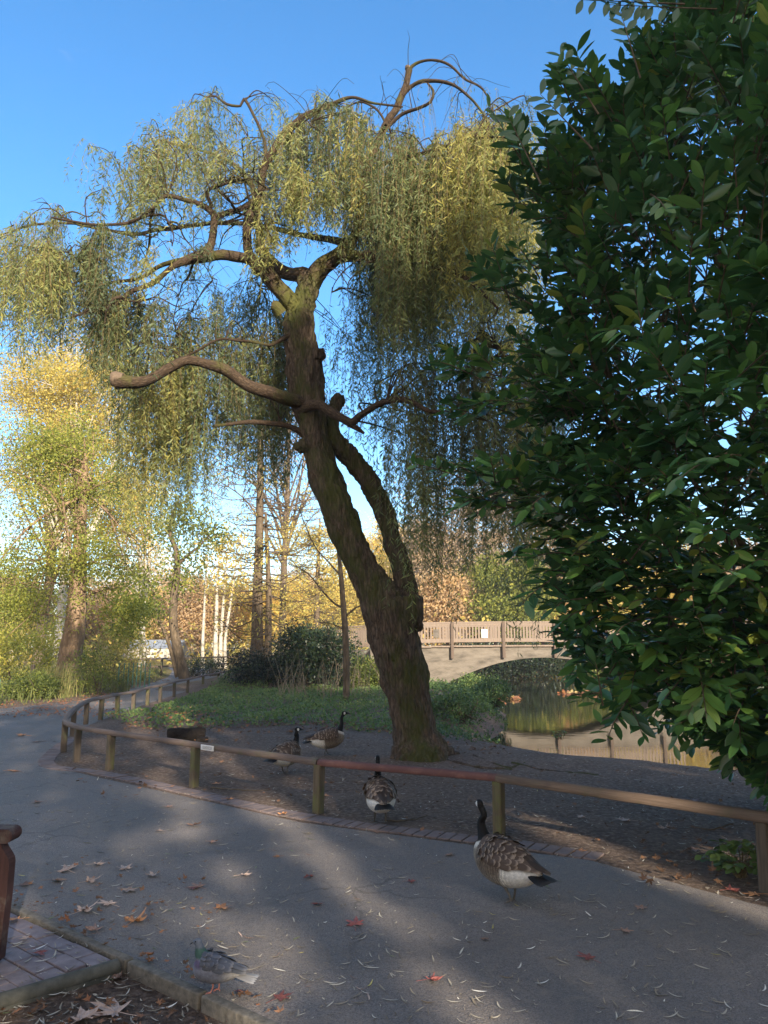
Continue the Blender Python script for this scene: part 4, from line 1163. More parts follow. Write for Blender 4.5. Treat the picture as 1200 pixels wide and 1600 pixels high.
# ---------------------------------------------------------------- shrubs
def shrub(name, label, cx, cy, rx, ry, h, n, per, lsz, mat, tone, z0=0., sig=.16, stems=14, group=None, aspect=.45):
    t_ = empty(name, (cx, cy, z0), label, 'shrub', group)
    mb_ = MB(); mb2 = MB(); cl = []
    lobes = [(cx + rng.uniform(-.5, .5) * rx, cy + rng.uniform(-.4, .4) * ry, z0 + h * rng.uniform(.35, .6), rx * rng.uniform(.45, .62), ry * rng.uniform(.45, .6), h * rng.uniform(.35, .45)) for _ in range(6)]
    lobes.append((cx, cy, z0 + h * .45, rx * .75, ry * .75, h * .5))
    for _ in range(n):
        l = lobes[rng.integers(len(lobes))]; v = unit(rng.normal(0, 1, 3)) * rng.uniform(.7, 1.06)
        c = np.array(l[:3]) + v * np.array(l[3:]); c[2] = max(c[2], z0 + .1)
        cl.append((c, v))
    for _ in range(stems):
        e_ = cl[rng.integers(n)][0]; a_ = np.array([cx + rng.normal(0, rx * .15), cy + rng.normal(0, ry * .15), z0 - .05])
        q, r = resample(np.array([a_, (a_ + e_) / 2 + rng.normal(0, .08, 3), e_]), [.03, .018, .006], .15); tube(mb_, q, r, 5, cap=False)
    mb_.obj('stem', M['bg_bark'], t_)
    cc = np.array([c for c, v in cl]); vv = np.array([v for c, v in cl])
    pos = np.repeat(cc, per, 0) + rng.normal(0, sig, (n * per, 3)); k = len(pos)
    dd = np.repeat(vv, per, 0) * .8 + rng.normal(0, .7, (k, 3))
    tn = np.clip(np.repeat(rng.normal(tone, .15, n), per) + rng.normal(0, .1, k), 0, 1)
    s_ = lsz * rng.uniform(.7, 1.25, k)
    scatter(mb2, DIAM, DIAMF, DIAMUV, pos, dd, rng.normal(0, .5, (k, 3)) + [0, -.2, .7], s_ * aspect, s_, tn)
    mb2.obj('foliage', mat, t_)
    return t_
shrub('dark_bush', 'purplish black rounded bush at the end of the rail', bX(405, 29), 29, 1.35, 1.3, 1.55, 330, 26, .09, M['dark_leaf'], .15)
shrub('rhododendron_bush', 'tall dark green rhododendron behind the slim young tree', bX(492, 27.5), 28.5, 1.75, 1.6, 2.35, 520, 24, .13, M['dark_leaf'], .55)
shrub('bay_bush', 'lower mid green bush left of the willow trunk and bridge end', bX(575, 28), 28, 1.0, 1.0, 1.25, 240, 24, .11, M['green_leaf'], .12)
shrub('bank_bush', 'round green bush on the far bank seen under the bridge arch', bX(925, 51.8), 51.8, 4.0, 2.0, 2.9, 420, 24, .22, M['green_leaf'], .25, z0=-.3, sig=.3)
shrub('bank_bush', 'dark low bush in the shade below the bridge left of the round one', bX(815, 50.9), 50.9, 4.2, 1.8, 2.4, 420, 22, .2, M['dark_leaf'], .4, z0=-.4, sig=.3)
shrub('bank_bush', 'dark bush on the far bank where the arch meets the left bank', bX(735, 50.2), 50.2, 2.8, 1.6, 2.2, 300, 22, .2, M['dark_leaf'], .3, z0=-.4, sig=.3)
shrub('hedge_bush', 'sunlit yellow green bush at the left edge behind the reeds', bX(20, 31), 31, 3.2, 2.0, 2.7, 420, 24, .13, M['green_leaf'], .85)
shrub('hedge_bush', 'darker green low bush in front of the reeds', bX(45, 23), 23.5, 1.2, .9, .75, 220, 22, .08, M['green_leaf'], .15, sig=.12)
shrub('grey_bush', 'grey green twiggy bush at the foot of the thick pinkish trunk', bX(150, 25.5), 25.5, .9, .8, 1.6, 160, 16, .09, M['green_leaf'], .3)
shrub('small_bush', 'small dark bush beside the foot of the leaning tree', bX(306, 40), 40, .7, .6, 1.0, 90, 18, .10, M['dark_leaf'], .5)
shrub('small_bush', 'small dark ivy bush against the far fence nearer the bushes', bX(334, 42), 42, .7, .6, .9, 90, 18, .10, M['dark_leaf'], .5)
shrub('leafy_bush', 'loose brownish green bush between the thick trunk and leaning tree', bX(178, 34), 34, 1.8, 1.4, 2.3, 220, 16, .13, M['gold_leaf'], .15, sig=.3)
# small plant at the lower right and one sprig by the water
def plant(label, x, y, r, h, n, lsz, mat, tone, name='bramble_plant'):
    t_ = empty(name, (x, y, 0), label, 'plant')
    mb_ = MB(); ms = MB()
    for _ in range(n):
        az = rng.uniform(0, 2 * PI); el = rng.uniform(.15, 1.2); R_ = r * rng.uniform(.3, 1)
        e_ = np.array([x + math.cos(az) * R_, y + math.sin(az) * R_, h * rng.uniform(.25, 1) * math.sin(el) + .03])
        a_ = np.array([x + rng.normal(0, .02), y + rng.normal(0, .02), -.01])
        q, rr = resample(np.array([a_, (a_ + e_) / 2 + [0, 0, .05], e_]), [.004, .003, .002], .06); tube(ms, q, rr, 4, cap=False)
        k = 5
        dirs = np.stack([np.cos(az + np.linspace(-1.6, 1.6, k)), np.sin(az + np.linspace(-1.6, 1.6, k)), rng.uniform(-.5, .1, k)], 1)
        scatter(mb_, LV, LF, LUV, np.repeat([e_], k, 0) + rng.normal(0, .015, (k, 3)), dirs, rng.normal(0, .3, (k, 3)) + [0, -.2, 1], lsz * .62 * rng.uniform(.7, 1.2, k), lsz * rng.uniform(.7, 1.2, k), np.clip(rng.normal(tone, .2, k), 0, 1))
    ms.obj('stem', M['twig_bark'], t_); mb_.obj('foliage', mat, t_)
plant('low leafy bramble plant growing by the right-hand rail post', 2.52, 5.62, .24, .26, 40, .075, M['cover_leaf'], .45)
plant('tiny green sprig growing at the water edge', *G(878, 1192, -.4), .13, .14, 14, .045, M['cover_leaf'], .5, 'water_sprig')

# ---------------------------------------------------------------- ground cover, reeds, litter
COVER = np.array([G(150, 1118), G(230, 1140), G(330, 1138), G(480, 1134), G(620, 1148), (1.55, 13.6), (2.3, 15.0), (2.2, 16.6), (3.2, 20), (4.0, 24.5), (3.8, 29), (2.4, 33), (-1, 31), (-4, 31), (-7, 34), (-6.75, 30), (-6.4, 24), (-6.1, 20)], float)
def in_poly(n, poly, dens=None):
    lo = poly.min(0); hi = poly.max(0); out = np.zeros((0, 2))
    while len(out) < n:
        q = rng.uniform(lo, hi, (n * 2, 2)); q = q[sdist(q[:, 0], q[:, 1], poly) > 0]; out = np.vstack([out, q])
    return out[:n]
q = in_poly(58000, COVER)
cn = np.array([mnoise.noise((a * .9, b * .9, 7)) for a, b in q]); c2 = np.array([mnoise.noise((a * 3, b * 3, 17)) for a, b in q])
sdv = sdist(q[:, 0], q[:, 1], COVER)
hc = (.05 + .15 * np.clip(cn + .5, 0, 1) + .12 * c2) * np.clip(sdv / .5, .25, 1)
mound = np.exp(-(((q[:, 0] - 2.2) / 1.4) ** 2 + ((q[:, 1] - 20) / 4.5) ** 2)) * (.12 + .35 * np.clip(cn, 0, 1) + .2 * c2)
z = hgt(q[:, 0], q[:, 1]) + (hc + mound) * rng.uniform(.1, 1, len(q)) ** .6
keep = (c2 + cn * .8 > -.22) & ((sdv > .35) | (rng.uniform(0, 1, len(q)) < .45))
q = q[keep]; z = z[keep]; cn = cn[keep]; n = len(q)
mb = MB(); s_ = rng.uniform(.04, .085, n)
blue = np.where(q[:, 0] > .9, -.25, 0)
scatter(mb, DIAM, DIAMF, DIAMUV, np.stack([q[:, 0], q[:, 1], z], 1), rng.normal(0, 1, (n, 3)) + [0, 0, .3], rng.normal(0, .45, (n, 3)) + [0, -.3, 1], s_ * .7, s_, np.clip(.45 + blue + cn * .4 + rng.normal(0, .15, n), 0, 1))
tag(mb.obj('nettle_cover', M['cover_leaf']), 'low green nettles and ground cover spreading behind the geese and willow', 'ground cover', kind='stuff')
# left verge
VERGE = np.array([(-9.6, 20.3), (-9.0, 23), (-9.2, 27), (-10, 33), (-11.2, 40), (-14, 50), (-45, 50), (-45, 18), (-18, 17.2), (-11.6, 18.6)], float)
q = in_poly(26000, VERGE * [1, 1]); q = q[q[:, 0] > -30]
cn = np.array([mnoise.noise((a * .6, b * .6, 4)) for a, b in q])
n = len(q); mb = MB(); L_ = rng.uniform(.12, .5, n) * (1 + cn) * sstep(.2, 1.2, sdist(q[:, 0], q[:, 1], VERGE))+.03
scatter(mb, DIAM, DIAMF, DIAMUV, np.stack([q[:, 0], q[:, 1], hgt(q[:, 0], q[:, 1]) - .02], 1), rng.normal(0, .35, (n, 3)) + [0, 0, 1], rng.normal(0, 1, (n, 3)) + [0, -1, 0], .03, L_, np.clip(.45 + cn * .5 + rng.normal(0, .15, n), 0, 1))
tag(mb.obj('verge_grass', M['reed']), 'rough long grass along the left verge of the path', 'grass', kind='stuff')
def reeds(label, x, y, n, h, r, tone):
    mb_ = MB()
    t_ = empty('reed_clump', (x, y, 0), label, 'reeds', None)
    for _ in range(n):
        az = rng.uniform(0, 2 * PI); a_ = np.array([x + rng.normal(0, r * .35), y + rng.normal(0, r * .35), -.03])
        H_ = h * rng.uniform(.6, 1.1); o_ = r * rng.uniform(.2, 1.3)
        tt = np.linspace(0, 1, 6)
        pts = a_ + np.stack([math.cos(az) * o_ * tt ** 2, math.sin(az) * o_ * tt ** 2, H_ * (tt - .25 * tt ** 3)], 1)
        w = .010 * (1 - tt * .9); sd2 = np.array([-math.sin(az), math.cos(az), 0])
        V = np.concatenate([pts + sd2 * w[:, None], pts - sd2 * w[:, None]]); i = np.arange(5)
        mb_.add(V, np.stack([i, i + 1, i + 7, i + 6], 1), None, np.clip(tone + rng.normal(0, .2), 0, 1))
    mb_.obj('foliage', M['reed'], t_)
reeds('tall yellowish reed clump at the foot of the thick trunk', bX(98, 24.5), 24.5, 260, 1.5, .7, .75)
reeds('green reed clump left of the yellow one', bX(72, 25), 25.2, 220, 1.4, .8, .35)
shrub('ivy_mound', 'low dark leafy mound at the pond edge right of the willow trunk', 3.2, 22.5, .75, 1.3, .75, 150, 22, .08, M['cover_leaf'], .12, sig=.1, z0=-.1)
shrub('ivy_mound', 'bluish green bramble heap just behind the willow foot', 1.9, 18.2, .8, .9, .5, 130, 20, .075, M['cover_leaf'], .3, sig=.1, z0=-.05)
shrub('ivy_mound', 'paler green heap of leaves farther along the pond bank', 3.0, 27.0, .8, 1.0, .6, 120, 20, .09, M['cover_leaf'], .55, sig=.12, z0=-.05)
reeds('grassy tuft on the bank under the bridge', bX(738, 29.5), 29.0, 160, .65, .5, .35)
reeds('pale grass tuft by the green stakes', bX(190, 27), 27, 140, .8, .5, .6)
# dry stems before the bushes
mb = MB(); t_ = empty('dry_stems', (bX(480, 24), 24, 0), 'pale dry leafless stems standing in front of the dark bushes', 'plant')
for _ in range(130):
    px_ = rng.choice([rng.uniform(440, 640), rng.uniform(500, 600), rng.uniform(430, 520)]); Yv = rng.uniform(22, 26); x_ = bX(px_, Yv)
    H_ = rng.uniform(.3, 1.35); v = np.array([rng.normal(0, .25), rng.normal(0, .2), 1]) * H_
    a_ = np.array([x_, Yv, -.02])
    tube(mb, np.array([a_, a_ + v * .5 + rng.normal(0, .03, 3), a_ + v + rng.normal(0, .08, 3)]), [.007, .006, .003], 4, cap=False, tone=.5)
M['dry'] = simple('dry', [(.3, (.16, .12, .08)), (.7, (.34, .27, .18))], 9, .8, 0)
mb.obj('stem', M['dry'], t_)

# --- leaf shapes lying on the ground
def plane_leaf(seed, curl):
    r_ = np.random.default_rng(seed)
    angs = []; rads = []
    for k, (a, L_) in enumerate(((90, 1.0), (38, .86), (-18, .6), (142, .86), (198, .6))):
        L_ *= r_.uniform(.85, 1.1); a += r_.normal(0, 4)
        for da, f in ((-13, .62), (-8, .72), (0, 1.0), (8, .72), (13, .62)):
            angs.append(a + da); rads.append(L_ * f)
        angs.append(a + 26); rads.append(.36 * r_.uniform(.85, 1.15))
    angs.append(270); rads.append(.12)
    o_ = np.argsort(np.array(angs) % 360); A = np.radians(np.array(angs)[o_] % 360); R_ = np.array(rads)[o_]
    V = [[0, 0, 0]]; n = len(A)
    for f in (.5, 1.0):
        for a, r in zip(A, R_):
            x, y = math.cos(a) * r * f, math.sin(a) * r * f
            z = curl * (.35 * x * x + .25 * y * y) * r_.uniform(.6, 1.3) + .05 * math.sin(a * 3 + seed) * f * curl * 2 + r_.normal(0, .018)
            V.append([x * .5, y * .5, z * .5])
    V = np.array(V); V[:, 2] -= V[:, 2].min()
    F = []
    for k in range(n):
        k2 = (k + 1) % n
        F.append((0, 1 + k, 1 + k2)); F.append((1 + k, 1 + n + k, 1 + n + k2, 1 + k2))
    return V, F
PLm = []
for k in range(10):
    V, F = plane_leaf(k, [.15, .5, .9, .3, 1.2, .2, .6, .1, .8, .4][k])
    m_ = MB(); m_.add(V, F, V[:, :2] + .5, .5)
    st = np.array([[0, 0, V[0][2] + .006], [0.01, -.25, .02], [.05, -.48, .012]]); tube(m_, st, .008, 4)
    PLm.append(m_)
def gl_mat(name, c1, c2):
    m, nt, b, out = nmat(name)
    v = coords(nt, 'Object', (1, 1, 1)); n = noise(nt, v, 9, 6, .7)
    oi = N(nt, 'ShaderNodeObjectInfo')
    c = ramp(nt, [(.3, c1), (.7, c2)], n).outputs[0]
    hsv = N(nt, 'ShaderNodeHueSaturation'); nt.links.new(c, hsv.inputs['Color'])
    nt.links.new(math_(nt, 'ADD', math_(nt, 'MULTIPLY', oi.outputs['Random'], .7), .65), hsv.inputs['Value'])
    nt.links.new(hsv.outputs[0], b.inputs['Base Color'])
    b.inputs['Roughness'].default_value = .65
    bump(nt, n, b, .4, .01)
    return m
GM = {'tan': gl_mat('leaf_tan', (.24, .17, .135), (.48, .36, .29)), 'orange': gl_mat('leaf_orange', (.28, .12, .05), (.50, .25, .11)), 'red': gl_mat('leaf_red', (.14, .035, .03), (.28, .09, .07)), 'brown': gl_mat('leaf_brown', (.12, .07, .05), (.29, .18, .13)), 'pale': gl_mat('leaf_pale', (.30, .28, .23), (.55, .52, .44)), 'yellow': gl_mat('leaf_yellow', (.40, .34, .08), (.60, .52, .18)), 'green': gl_mat('leaf_green', (.08, .12, .04), (.22, .26, .12))}
_pm = {}
def pmesh(k, mt):
    if (k, mt) not in _pm: _pm[(k, mt)] = PLm[k].mesh('fallen_plane_leaf', GM[mt], smooth=False)
    return _pm[(k, mt)]
def surf_z(x, y):
    if float(sdist(np.array([x]), np.array([y]), PATH)[0]) > 0: return .006
    p = np.array([x, y]) - C0
    if p @ kn < .02 and (p @ kd) < (kb @ kd) * (-(p @ kn)) / (-(kb @ kn)) and y < 9 and x < -1: return .008
    return float(hgt(np.array([x]), np.array([y]))[0]) + (mnoise.noise((x * 1.2, y * 1.2, 0)) * .035 + mnoise.noise((x * 5, y * 5, 3)) * .016) + .004
NAMED = {(210, 1443): 'large orange brown plane leaf curled over a green one on the path', (345, 1422): 'reddish brown plane leaf on the path above the pigeon',
 (555, 1447): 'red brown plane leaf lying on the warm lit asphalt', (672, 1535): 'star shaped crimson leaf at the bottom middle of the path', (920, 1500): 'dark maroon leaf on the path below the near goose',
 (437, 1563): 'dull maroon leaf right of the pigeon', (435, 1340): 'small bright orange leaf in the middle of the path', (180, 1582): 'largest crumpled tan leaf on the soil bed', (25, 1440): 'orange leaf at the foot of the bench leg', (907, 1331): 'curled orange leaf at the end of the brick edging',
 (60, 1492): 'dark red leaf lying on the paving blocks', (370, 1590): 'dark red leaf against the kerb at the bottom', (20, 1206): 'orange leaf near the left edge beside the rail curve', (35, 1385): 'brown curled leaf just right of the bench post'}
SPEC = [(210, 1443, 50, 'orange'), (345, 1422, 45, 'orange'), (555, 1447, 45, 'red'), (672, 1535, 42, 'red'), (920, 1500, 42, 'red'), (437, 1563, 45, 'red'), (435, 1340, 18, 'orange'), (483, 1372, 26, 'red'), (498, 1415, 28, 'red'), (240, 1370, 36, 'tan'), (195, 1360, 38, 'tan'), (140, 1380, 36, 'tan'), (105, 1362, 50, 'tan'), (85, 1378, 40, 'tan'), (380, 1370, 30, 'tan'), (310, 1388, 36, 'brown'), (200, 1393, 42, 'tan'), (170, 1415, 44, 'tan'), (130, 1427, 48, 'tan'), (35, 1385, 36, 'brown'), (25, 1440, 36, 'orange'), (150, 1457, 40, 'brown'), (60, 1492, 36, 'red'), (372, 1552, 24, 'red'), (907, 1331, 26, 'orange'), (975, 1457, 34, 'brown'), (640, 1380, 24, 'red'), (20, 1206, 36, 'orange'), (302, 1291, 34, 'brown'), (180, 1582, 80, 'tan'), (125, 1596, 70, 'tan'), (370, 1590, 50, 'red'), (340, 1226, 24, 'orange'), (356, 1250, 22, 'orange'), (980, 1287, 34, 'tan'), (910, 1279, 30, 'tan'), (1040, 1297, 28, 'tan'), (1086, 1332, 36, 'brown'), (1180, 1398, 40, 'orange'), (1140, 1392, 36, 'red'), (1085, 1250, 30, 'brown'), (150, 1353, 30, 'tan'), (330, 1318, 26, 'brown'), (265, 1262, 26, 'brown'), (300, 1390, 24, 'red'), (60, 1255, 26, 'brown'), (440, 1275, 24, 'orange'), (590, 1302, 26, 'brown'), (700, 1338, 24, 'brown'), (830, 1360, 28, 'brown'), (250, 1300, 20, 'tan'), (1000, 1420, 30, 'brown'), (760, 1470, 22, 'brown'), (510, 1245, 22, 'orange'), (35, 1150, 34, 'orange'), (60, 1160, 26, 'brown'), (180, 1530, 36, 'brown'), (40, 1470, 26, 'tan')]
for (px, py, w, mt) in SPEC:
    on_soil = (py > 1500 and px < 300 and (px, py) != (60, 1492)) or (px, py) == (370, 1590)
    x, y = G(px, py, -.04 if on_soil else 0)
    size = w * mpp(1, 1400) * math.hypot(y, 1.6) * 1.02
    o = bpy.data.objects.new('fallen_plane_leaf', pmesh(int(rng.integers(10)), mt)); COL.objects.link(o)
    o.location = (x, y, -.040 if on_soil else surf_z(x, y) + (.004)); o.rotation_euler = (rng.normal(0, .06), rng.normal(0, .06), rng.uniform(0, 6.28)); o.scale = (size, size, size)
    if on_soil and py > 1595: pass
    lab = NAMED.get((px, py)) or {'tan': 'dry tan plane leaf lying flat on the ground', 'brown': 'dull brown plane leaf lying on the ground', 'red': 'small dull red leaf lying on the asphalt', 'orange': 'small orange plane leaf lying on the ground'}[mt]
    tag(o, lab, 'fallen leaf', 'fallen plane leaves')
# willow leaves: narrow curved blades, the near ones one by one
WM = []
for k in range(8):
    r_ = np.random.default_rng(100 + k); L_ = 1.0; m_ = MB()
    tt = np.linspace(0, 1, 8); bend = r_.normal(0, .22); zc = r_.uniform(.02, .16)
    cx_ = bend * (tt - .5) ** 2 * 1.5; w = .058 * np.sin(np.pi * np.clip(tt * .96 + .03, 0, 1)) ** .8
    V = []; 
    for i in range(8):
        z = zc * (abs(tt[i] - .5) * 2) ** 2
        V += [[cx_[i] - w[i], tt[i] - .5, z + w[i] * .5], [cx_[i], tt[i] - .5, z], [cx_[i] + w[i], tt[i] - .5, z + w[i] * .5]]
    F = []
    for i in range(7):
        for j in range(2): a = i * 3 + j; F.append((a, a + 1, a + 4, a + 3))
    m_.add(V, F, None, .5); WM.append((m_, np.array(V), np.array(F)))
_wm = {}
def wmesh(k, mt):
    if (k, mt) not in _wm: _wm[(k, mt)] = WM[k][0].mesh('fallen_willow_leaf', GM[mt])
    return _wm[(k, mt)]
cnt = 0
while cnt < 165:
    px = rng.uniform(0, 1200) if rng.uniform() < .5 else rng.uniform(0, 620); py = 1600 - 370 * rng.uniform(0, 1) ** .9
    if py < 1300 and rng.uniform() < .3: continue
    x, y = G(px, py); soil = px < 430 and py > 1500 + (px - 205) * .45 and py > 1500
    if soil: x, y = G(px, py, -.04)
    sz = rng.uniform(.035, .085)
    mt = rng.choice(['pale', 'pale', 'pale', 'tan', 'yellow', 'green', 'pale', 'brown'])
    o = bpy.data.objects.new('fallen_willow_leaf', wmesh(int(rng.integers(8)), mt)); COL.objects.link(o)
    o.location = (x, y, -.038 if soil else surf_z(x, y)); o.rotation_euler = (rng.normal(0, .1), rng.normal(0, .15), rng.uniform(0, 6.28)); o.scale = (sz, sz, sz)
    tag(o, 'narrow %s willow leaf lying on the ground' % {'pale': 'pale dry', 'tan': 'tan', 'yellow': 'yellow', 'green': 'grey green', 'brown': 'brown'}[mt], 'fallen leaf', 'fallen willow leaves'); cnt += 1
# the rest of the litter as one mass: small bits, farther willow leaves, and the drift of plane leaves at the cover's edge
mb = MB()
V8, F8 = WM[2][1], WM[2][2]
q = []
while len(q) < 5400:
    py = rng.uniform(1085, 1600); px = rng.uniform(-30, 1230)
    x, y = G(px, py)
    if float(sdist(np.array([x]), np.array([y]), POND)[0]) > -.6: continue
    if y > 18 and px > 340: continue
    if float(sdist(np.array([x]), np.array([y]), PATH)[0]) > 0 and rng.uniform() < .6: continue
    if y < 7 and rng.uniform() < .66: continue
    q.append((x, y, surf_z(x, y), px, py))
q = np.array(q); n = len(q)
small = rng.uniform(0, 1, n) < .55
s_ = np.where(small, rng.uniform(.008, .03, n), rng.uniform(.04, .09, n))
tn = np.clip(rng.normal(.55, .22, n), 0, 1)
for kk in range(3):
    mm = (np.arange(n) % 3) == kk
    scatter(mb, WM[kk * 2][1][:, [0, 1, 2]], WM[kk * 2][2], np.zeros((24, 2)), q[mm][:, :3], np.stack([rng.normal(0, 1, mm.sum()), rng.normal(0, 1, mm.sum()), rng.normal(0, .05, mm.sum())], 1), np.array([0, 0, 1.0]) + rng.normal(0, .12, (mm.sum(), 3)), s_[mm] * np.where(small[mm], 2.2, 1), s_[mm], tn[mm])
tag(mb.obj('leaf_litter', M['litter_willow']), 'countless small dry leaf scraps scattered over path and bare earth', 'leaf litter', kind='stuff')
mb = MB()
def drift(n, f, smin, smax, t0, t1, zoff=0):
    k = 0; Vp = [np.array(PLm[i].V[0]) for i in range(10)]; Fp = [PLm[i] for i in range(10)]
    while k < n:
        px, py = f(); x, y = G(px, py)
        if float(sdist(np.array([x]), np.array([y]), POND)[0]) > -.25: continue
        i = int(rng.integers(10)); V = Vp[i]; sz = rng.uniform(smin, smax)
        a, b, c = rng.uniform(0, 6.28), rng.normal(0, .3), rng.normal(0, .3)
        Rm = np.array(Matrix.Rotation(a, 3, 'Z') @ Matrix.Rotation(b, 3, 'X') @ Matrix.Rotation(c, 3, 'Y'))
        nn = (len(V) - 1) // 2
        Fq = [(0, 1 + j, 1 + (j + 1) % nn) for j in range(nn)] + [(1 + j, 1 + nn + j, 1 + nn + (j + 1) % nn, 1 + (j + 1) % nn) for j in range(nn)]
        mb.add((V * sz) @ Rm.T + np.array([x, y, surf_z(x, y) + .02 + rng.uniform(0, .03) + zoff]), Fq, None, rng.uniform(t0, t1)); k += 1
drift(620, lambda: (rng.uniform(190, 640), 1131 + abs(rng.normal(0, 9)) - 3), .08, .15, .1, .75)
drift(90, lambda: (rng.normal(285, 28), rng.normal(1128, 7)), .08, .14, .75, .95, .12)
drift(330, lambda: (rng.uniform(-20, 190), 1098 + rng.uniform(-4, 24) * (1 - .003 * 0)), .08, .15, .6, .93)
drift(230, lambda: ((lambda t: (60 + 280 * t, 1108 - 62 * t + rng.normal(0, 3)))(rng.uniform())), .08, .15, .4, .9)
drift(150, lambda: (rng.uniform(620, 800), rng.uniform(1150, 1180)), .06, .12, .1, .6)
drift(170, lambda: (rng.uniform(100, 620), rng.uniform(1140, 1260)), .05, .11, .1, .7)
drift(120, lambda: (rng.uniform(620, 1150), rng.uniform(1185, 1320)), .04, .09, .05, .6)
drift(120, lambda: (rng.uniform(1000, 1210), rng.uniform(1240, 1390)), .05, .11, .05, .5)
drift(110, lambda: (rng.uniform(40, 330), rng.uniform(1340, 1470)), .025, .07, .3, .7, -.015)
drift(60, lambda: (lambda t: (20 + 420 * t, 1405 + 190 * t + rng.normal(0, 7)))(rng.uniform()), .03, .09, .2, .85, -.01)
drift(70, lambda: (rng.uniform(0, 330), rng.uniform(1545, 1600)), .03, .1, .2, .8, -.03)
tag(mb.obj('leaf_drift', M['litter'], smooth=False), 'brown and orange drift of fallen leaves along the path sides and green cover', 'leaf litter', kind='stuff')
# leaves afloat on the pond
mb = MB(); n = 900
f = rng.uniform(0, 1, n); g_ = f < .35
x = np.where(g_, rng.uniform(2.9, 5.6, n), rng.uniform(8.2, 14.5, n)); y = np.where(g_, 31.3 + rng.normal(0, .35, n), 35.2 + rng.normal(0, .45, n))
x = x + np.sin(y * 3) * .1
scatter(mb, DIAM, DIAMF, DIAMUV, np.stack([x, y, W_Z + rng.uniform(.005, .07, n)], 1), rng.normal(0, 1, (n, 3)) * [1, 1, .4], rng.normal(0, .4, (n, 3)) + [0, 0, 1], .15, .18, np.clip(rng.normal(.75, .2, n), 0, 1))
tag(mb.obj('floating_leaves', M['litter']), 'line of fallen leaves floating on the pond', 'floating leaves', kind='stuff')
# twigs and roots
mb = MB()
for (pxs, rr) in ((((800, 1190), (850, 1199), (915, 1208), (935, 1212)), .022), (((740, 1180), (790, 1196), (820, 1190)), .02), (((690, 1185), (740, 1195), (800, 1200)), .03)):
    pts = np.array([[*G(*p), surf_z(*G(*p)) - .006] for p in pxs]); q, r = resample(pts, [rr, rr * .9] + [rr * .5] * (len(pxs) - 2), .08)
    q[:, 2] += rng.normal(0, .006, len(q)); tube(mb, q, r, 8, rough=.1)
    o = mb.obj('surface_root', M['willow_bark']); tag(o, {.022: 'dark root lying along the bank nearest the water', .02: 'short crooked root just right of the willow foot', .03: 'thick root running right from the willow base'}[rr], 'root', 'roots on the bank'); mb = MB()
for k, (a, b, c, lab) in enumerate((((600, 1283), (640, 1281), (668, 1276), 'thin dead twig right of the second goose'), ((330, 1232), (380, 1236), (420, 1234), 'thin twig on the earth behind the rail'), ((1145, 1290), (1110, 1296), (1080, 1292), 'thin twig on the dark earth at the right'))):
    pts = np.array([[*G(*p), surf_z(*G(*p)) + .01] for p in (a, b, c)]); q, r = resample(pts, [.008, .006, .003], .05); q[:, 2] += rng.normal(0, .003, len(q))
    m_ = MB(); tube(m_, q, r, 6); tag(m_.obj('fallen_twig', M['bg_bark']), lab, 'twig')

# ---------------------------------------------------------------- log
lx, ly = G(293, 1160); t_ = empty('rotten_log', (lx, ly, 0), 'short black rotten log lying on the bare earth behind the rail', 'log')
mb = MB(); pts = np.array([[lx - .34 + i * .068, ly + .01 * i, .115 + .01 * math.sin(i)] for i in range(10)])
tube(mb, pts, [.10, .115, .12, .118, .12, .115, .11, .118, .112, .10], 18, rough=.07, cap=True)
mb.obj('body', M['log'], t_)
mb = MB(); box(mb, [lx + .27, ly - .1, .05], (.2, .12, .09), rotz(.3), .02); mb.obj('broken_piece', M['log'], t_)

# ---------------------------------------------------------------- bridge
BY = 33.0
bt = empty('footbridge', (7, BY + 1.2, W_Z), 'arched concrete footbridge with brown timber balustrades over the pond', 'bridge')
cx0, half, crown_z, foot_z = 7.0, 5.3, 1.12, -.62
def deck_z(x): return 1.50 + .10 * (1 - ((x - cx0) / 7.5) ** 2)
xs = np.linspace(1.0, 13.0, 61)
mb = MB()
Vt = []
for yy in (BY, BY + 2.2):
    for x in xs:
        u = (x - cx0) / half
        zb = crown_z - (crown_z - foot_z) * u * u if abs(u) < 1 else foot_z - .4
        Vt.append([x, yy, zb]); 
    for x in xs: Vt.append([x, yy, deck_z(x)])
Vt = np.array(Vt); n = len(xs); i = np.arange(n - 1)
F = np.vstack([np.stack([i, i + 1, n + i + 1, n + i], 1), np.stack([2 * n + i, 3 * n + i, 3 * n + i + 1, 2 * n + i + 1], 1), np.stack([i, 2 * n + i, 2 * n + i + 1, i + 1], 1), np.stack([n + i, n + i + 1, 3 * n + i + 1, 3 * n + i], 1)])
mb.add(Vt, F)
box(mb, [.2, BY + 1.1, .2], (1.6, 2.2, 2.6 - .04)); box(mb, [13.8, BY + 1.1, .2], (1.6, 2.2, 2.56))
mb.obj('arch', M['concrete'], bt, smooth=False)
mb = MB()
for yy in (BY - .06,):
    for x in np.arange(1.2, 13, .9):
        box(mb, [x + .45, yy, deck_z(x + .45) + .03], (.9, .10, .07), None, .005)
mb.obj('deck_edge', M['bridge_wood'], bt, smooth=False)
def balu(mb_, p, q, h0, h1, w=.06, step=.135, n_=None):
    d = q - p; L_ = np.linalg.norm(d[:2]); a = math.atan2(d[1], d[0]); k = int(L_ / step)
    for i_ in range(k):
        c = p + d * (i_ + .5) / k
        box(mb_, [c[0], c[1], c[2] + (h0 + h1) / 2], (w, .03, h1 - h0), rotz(a))
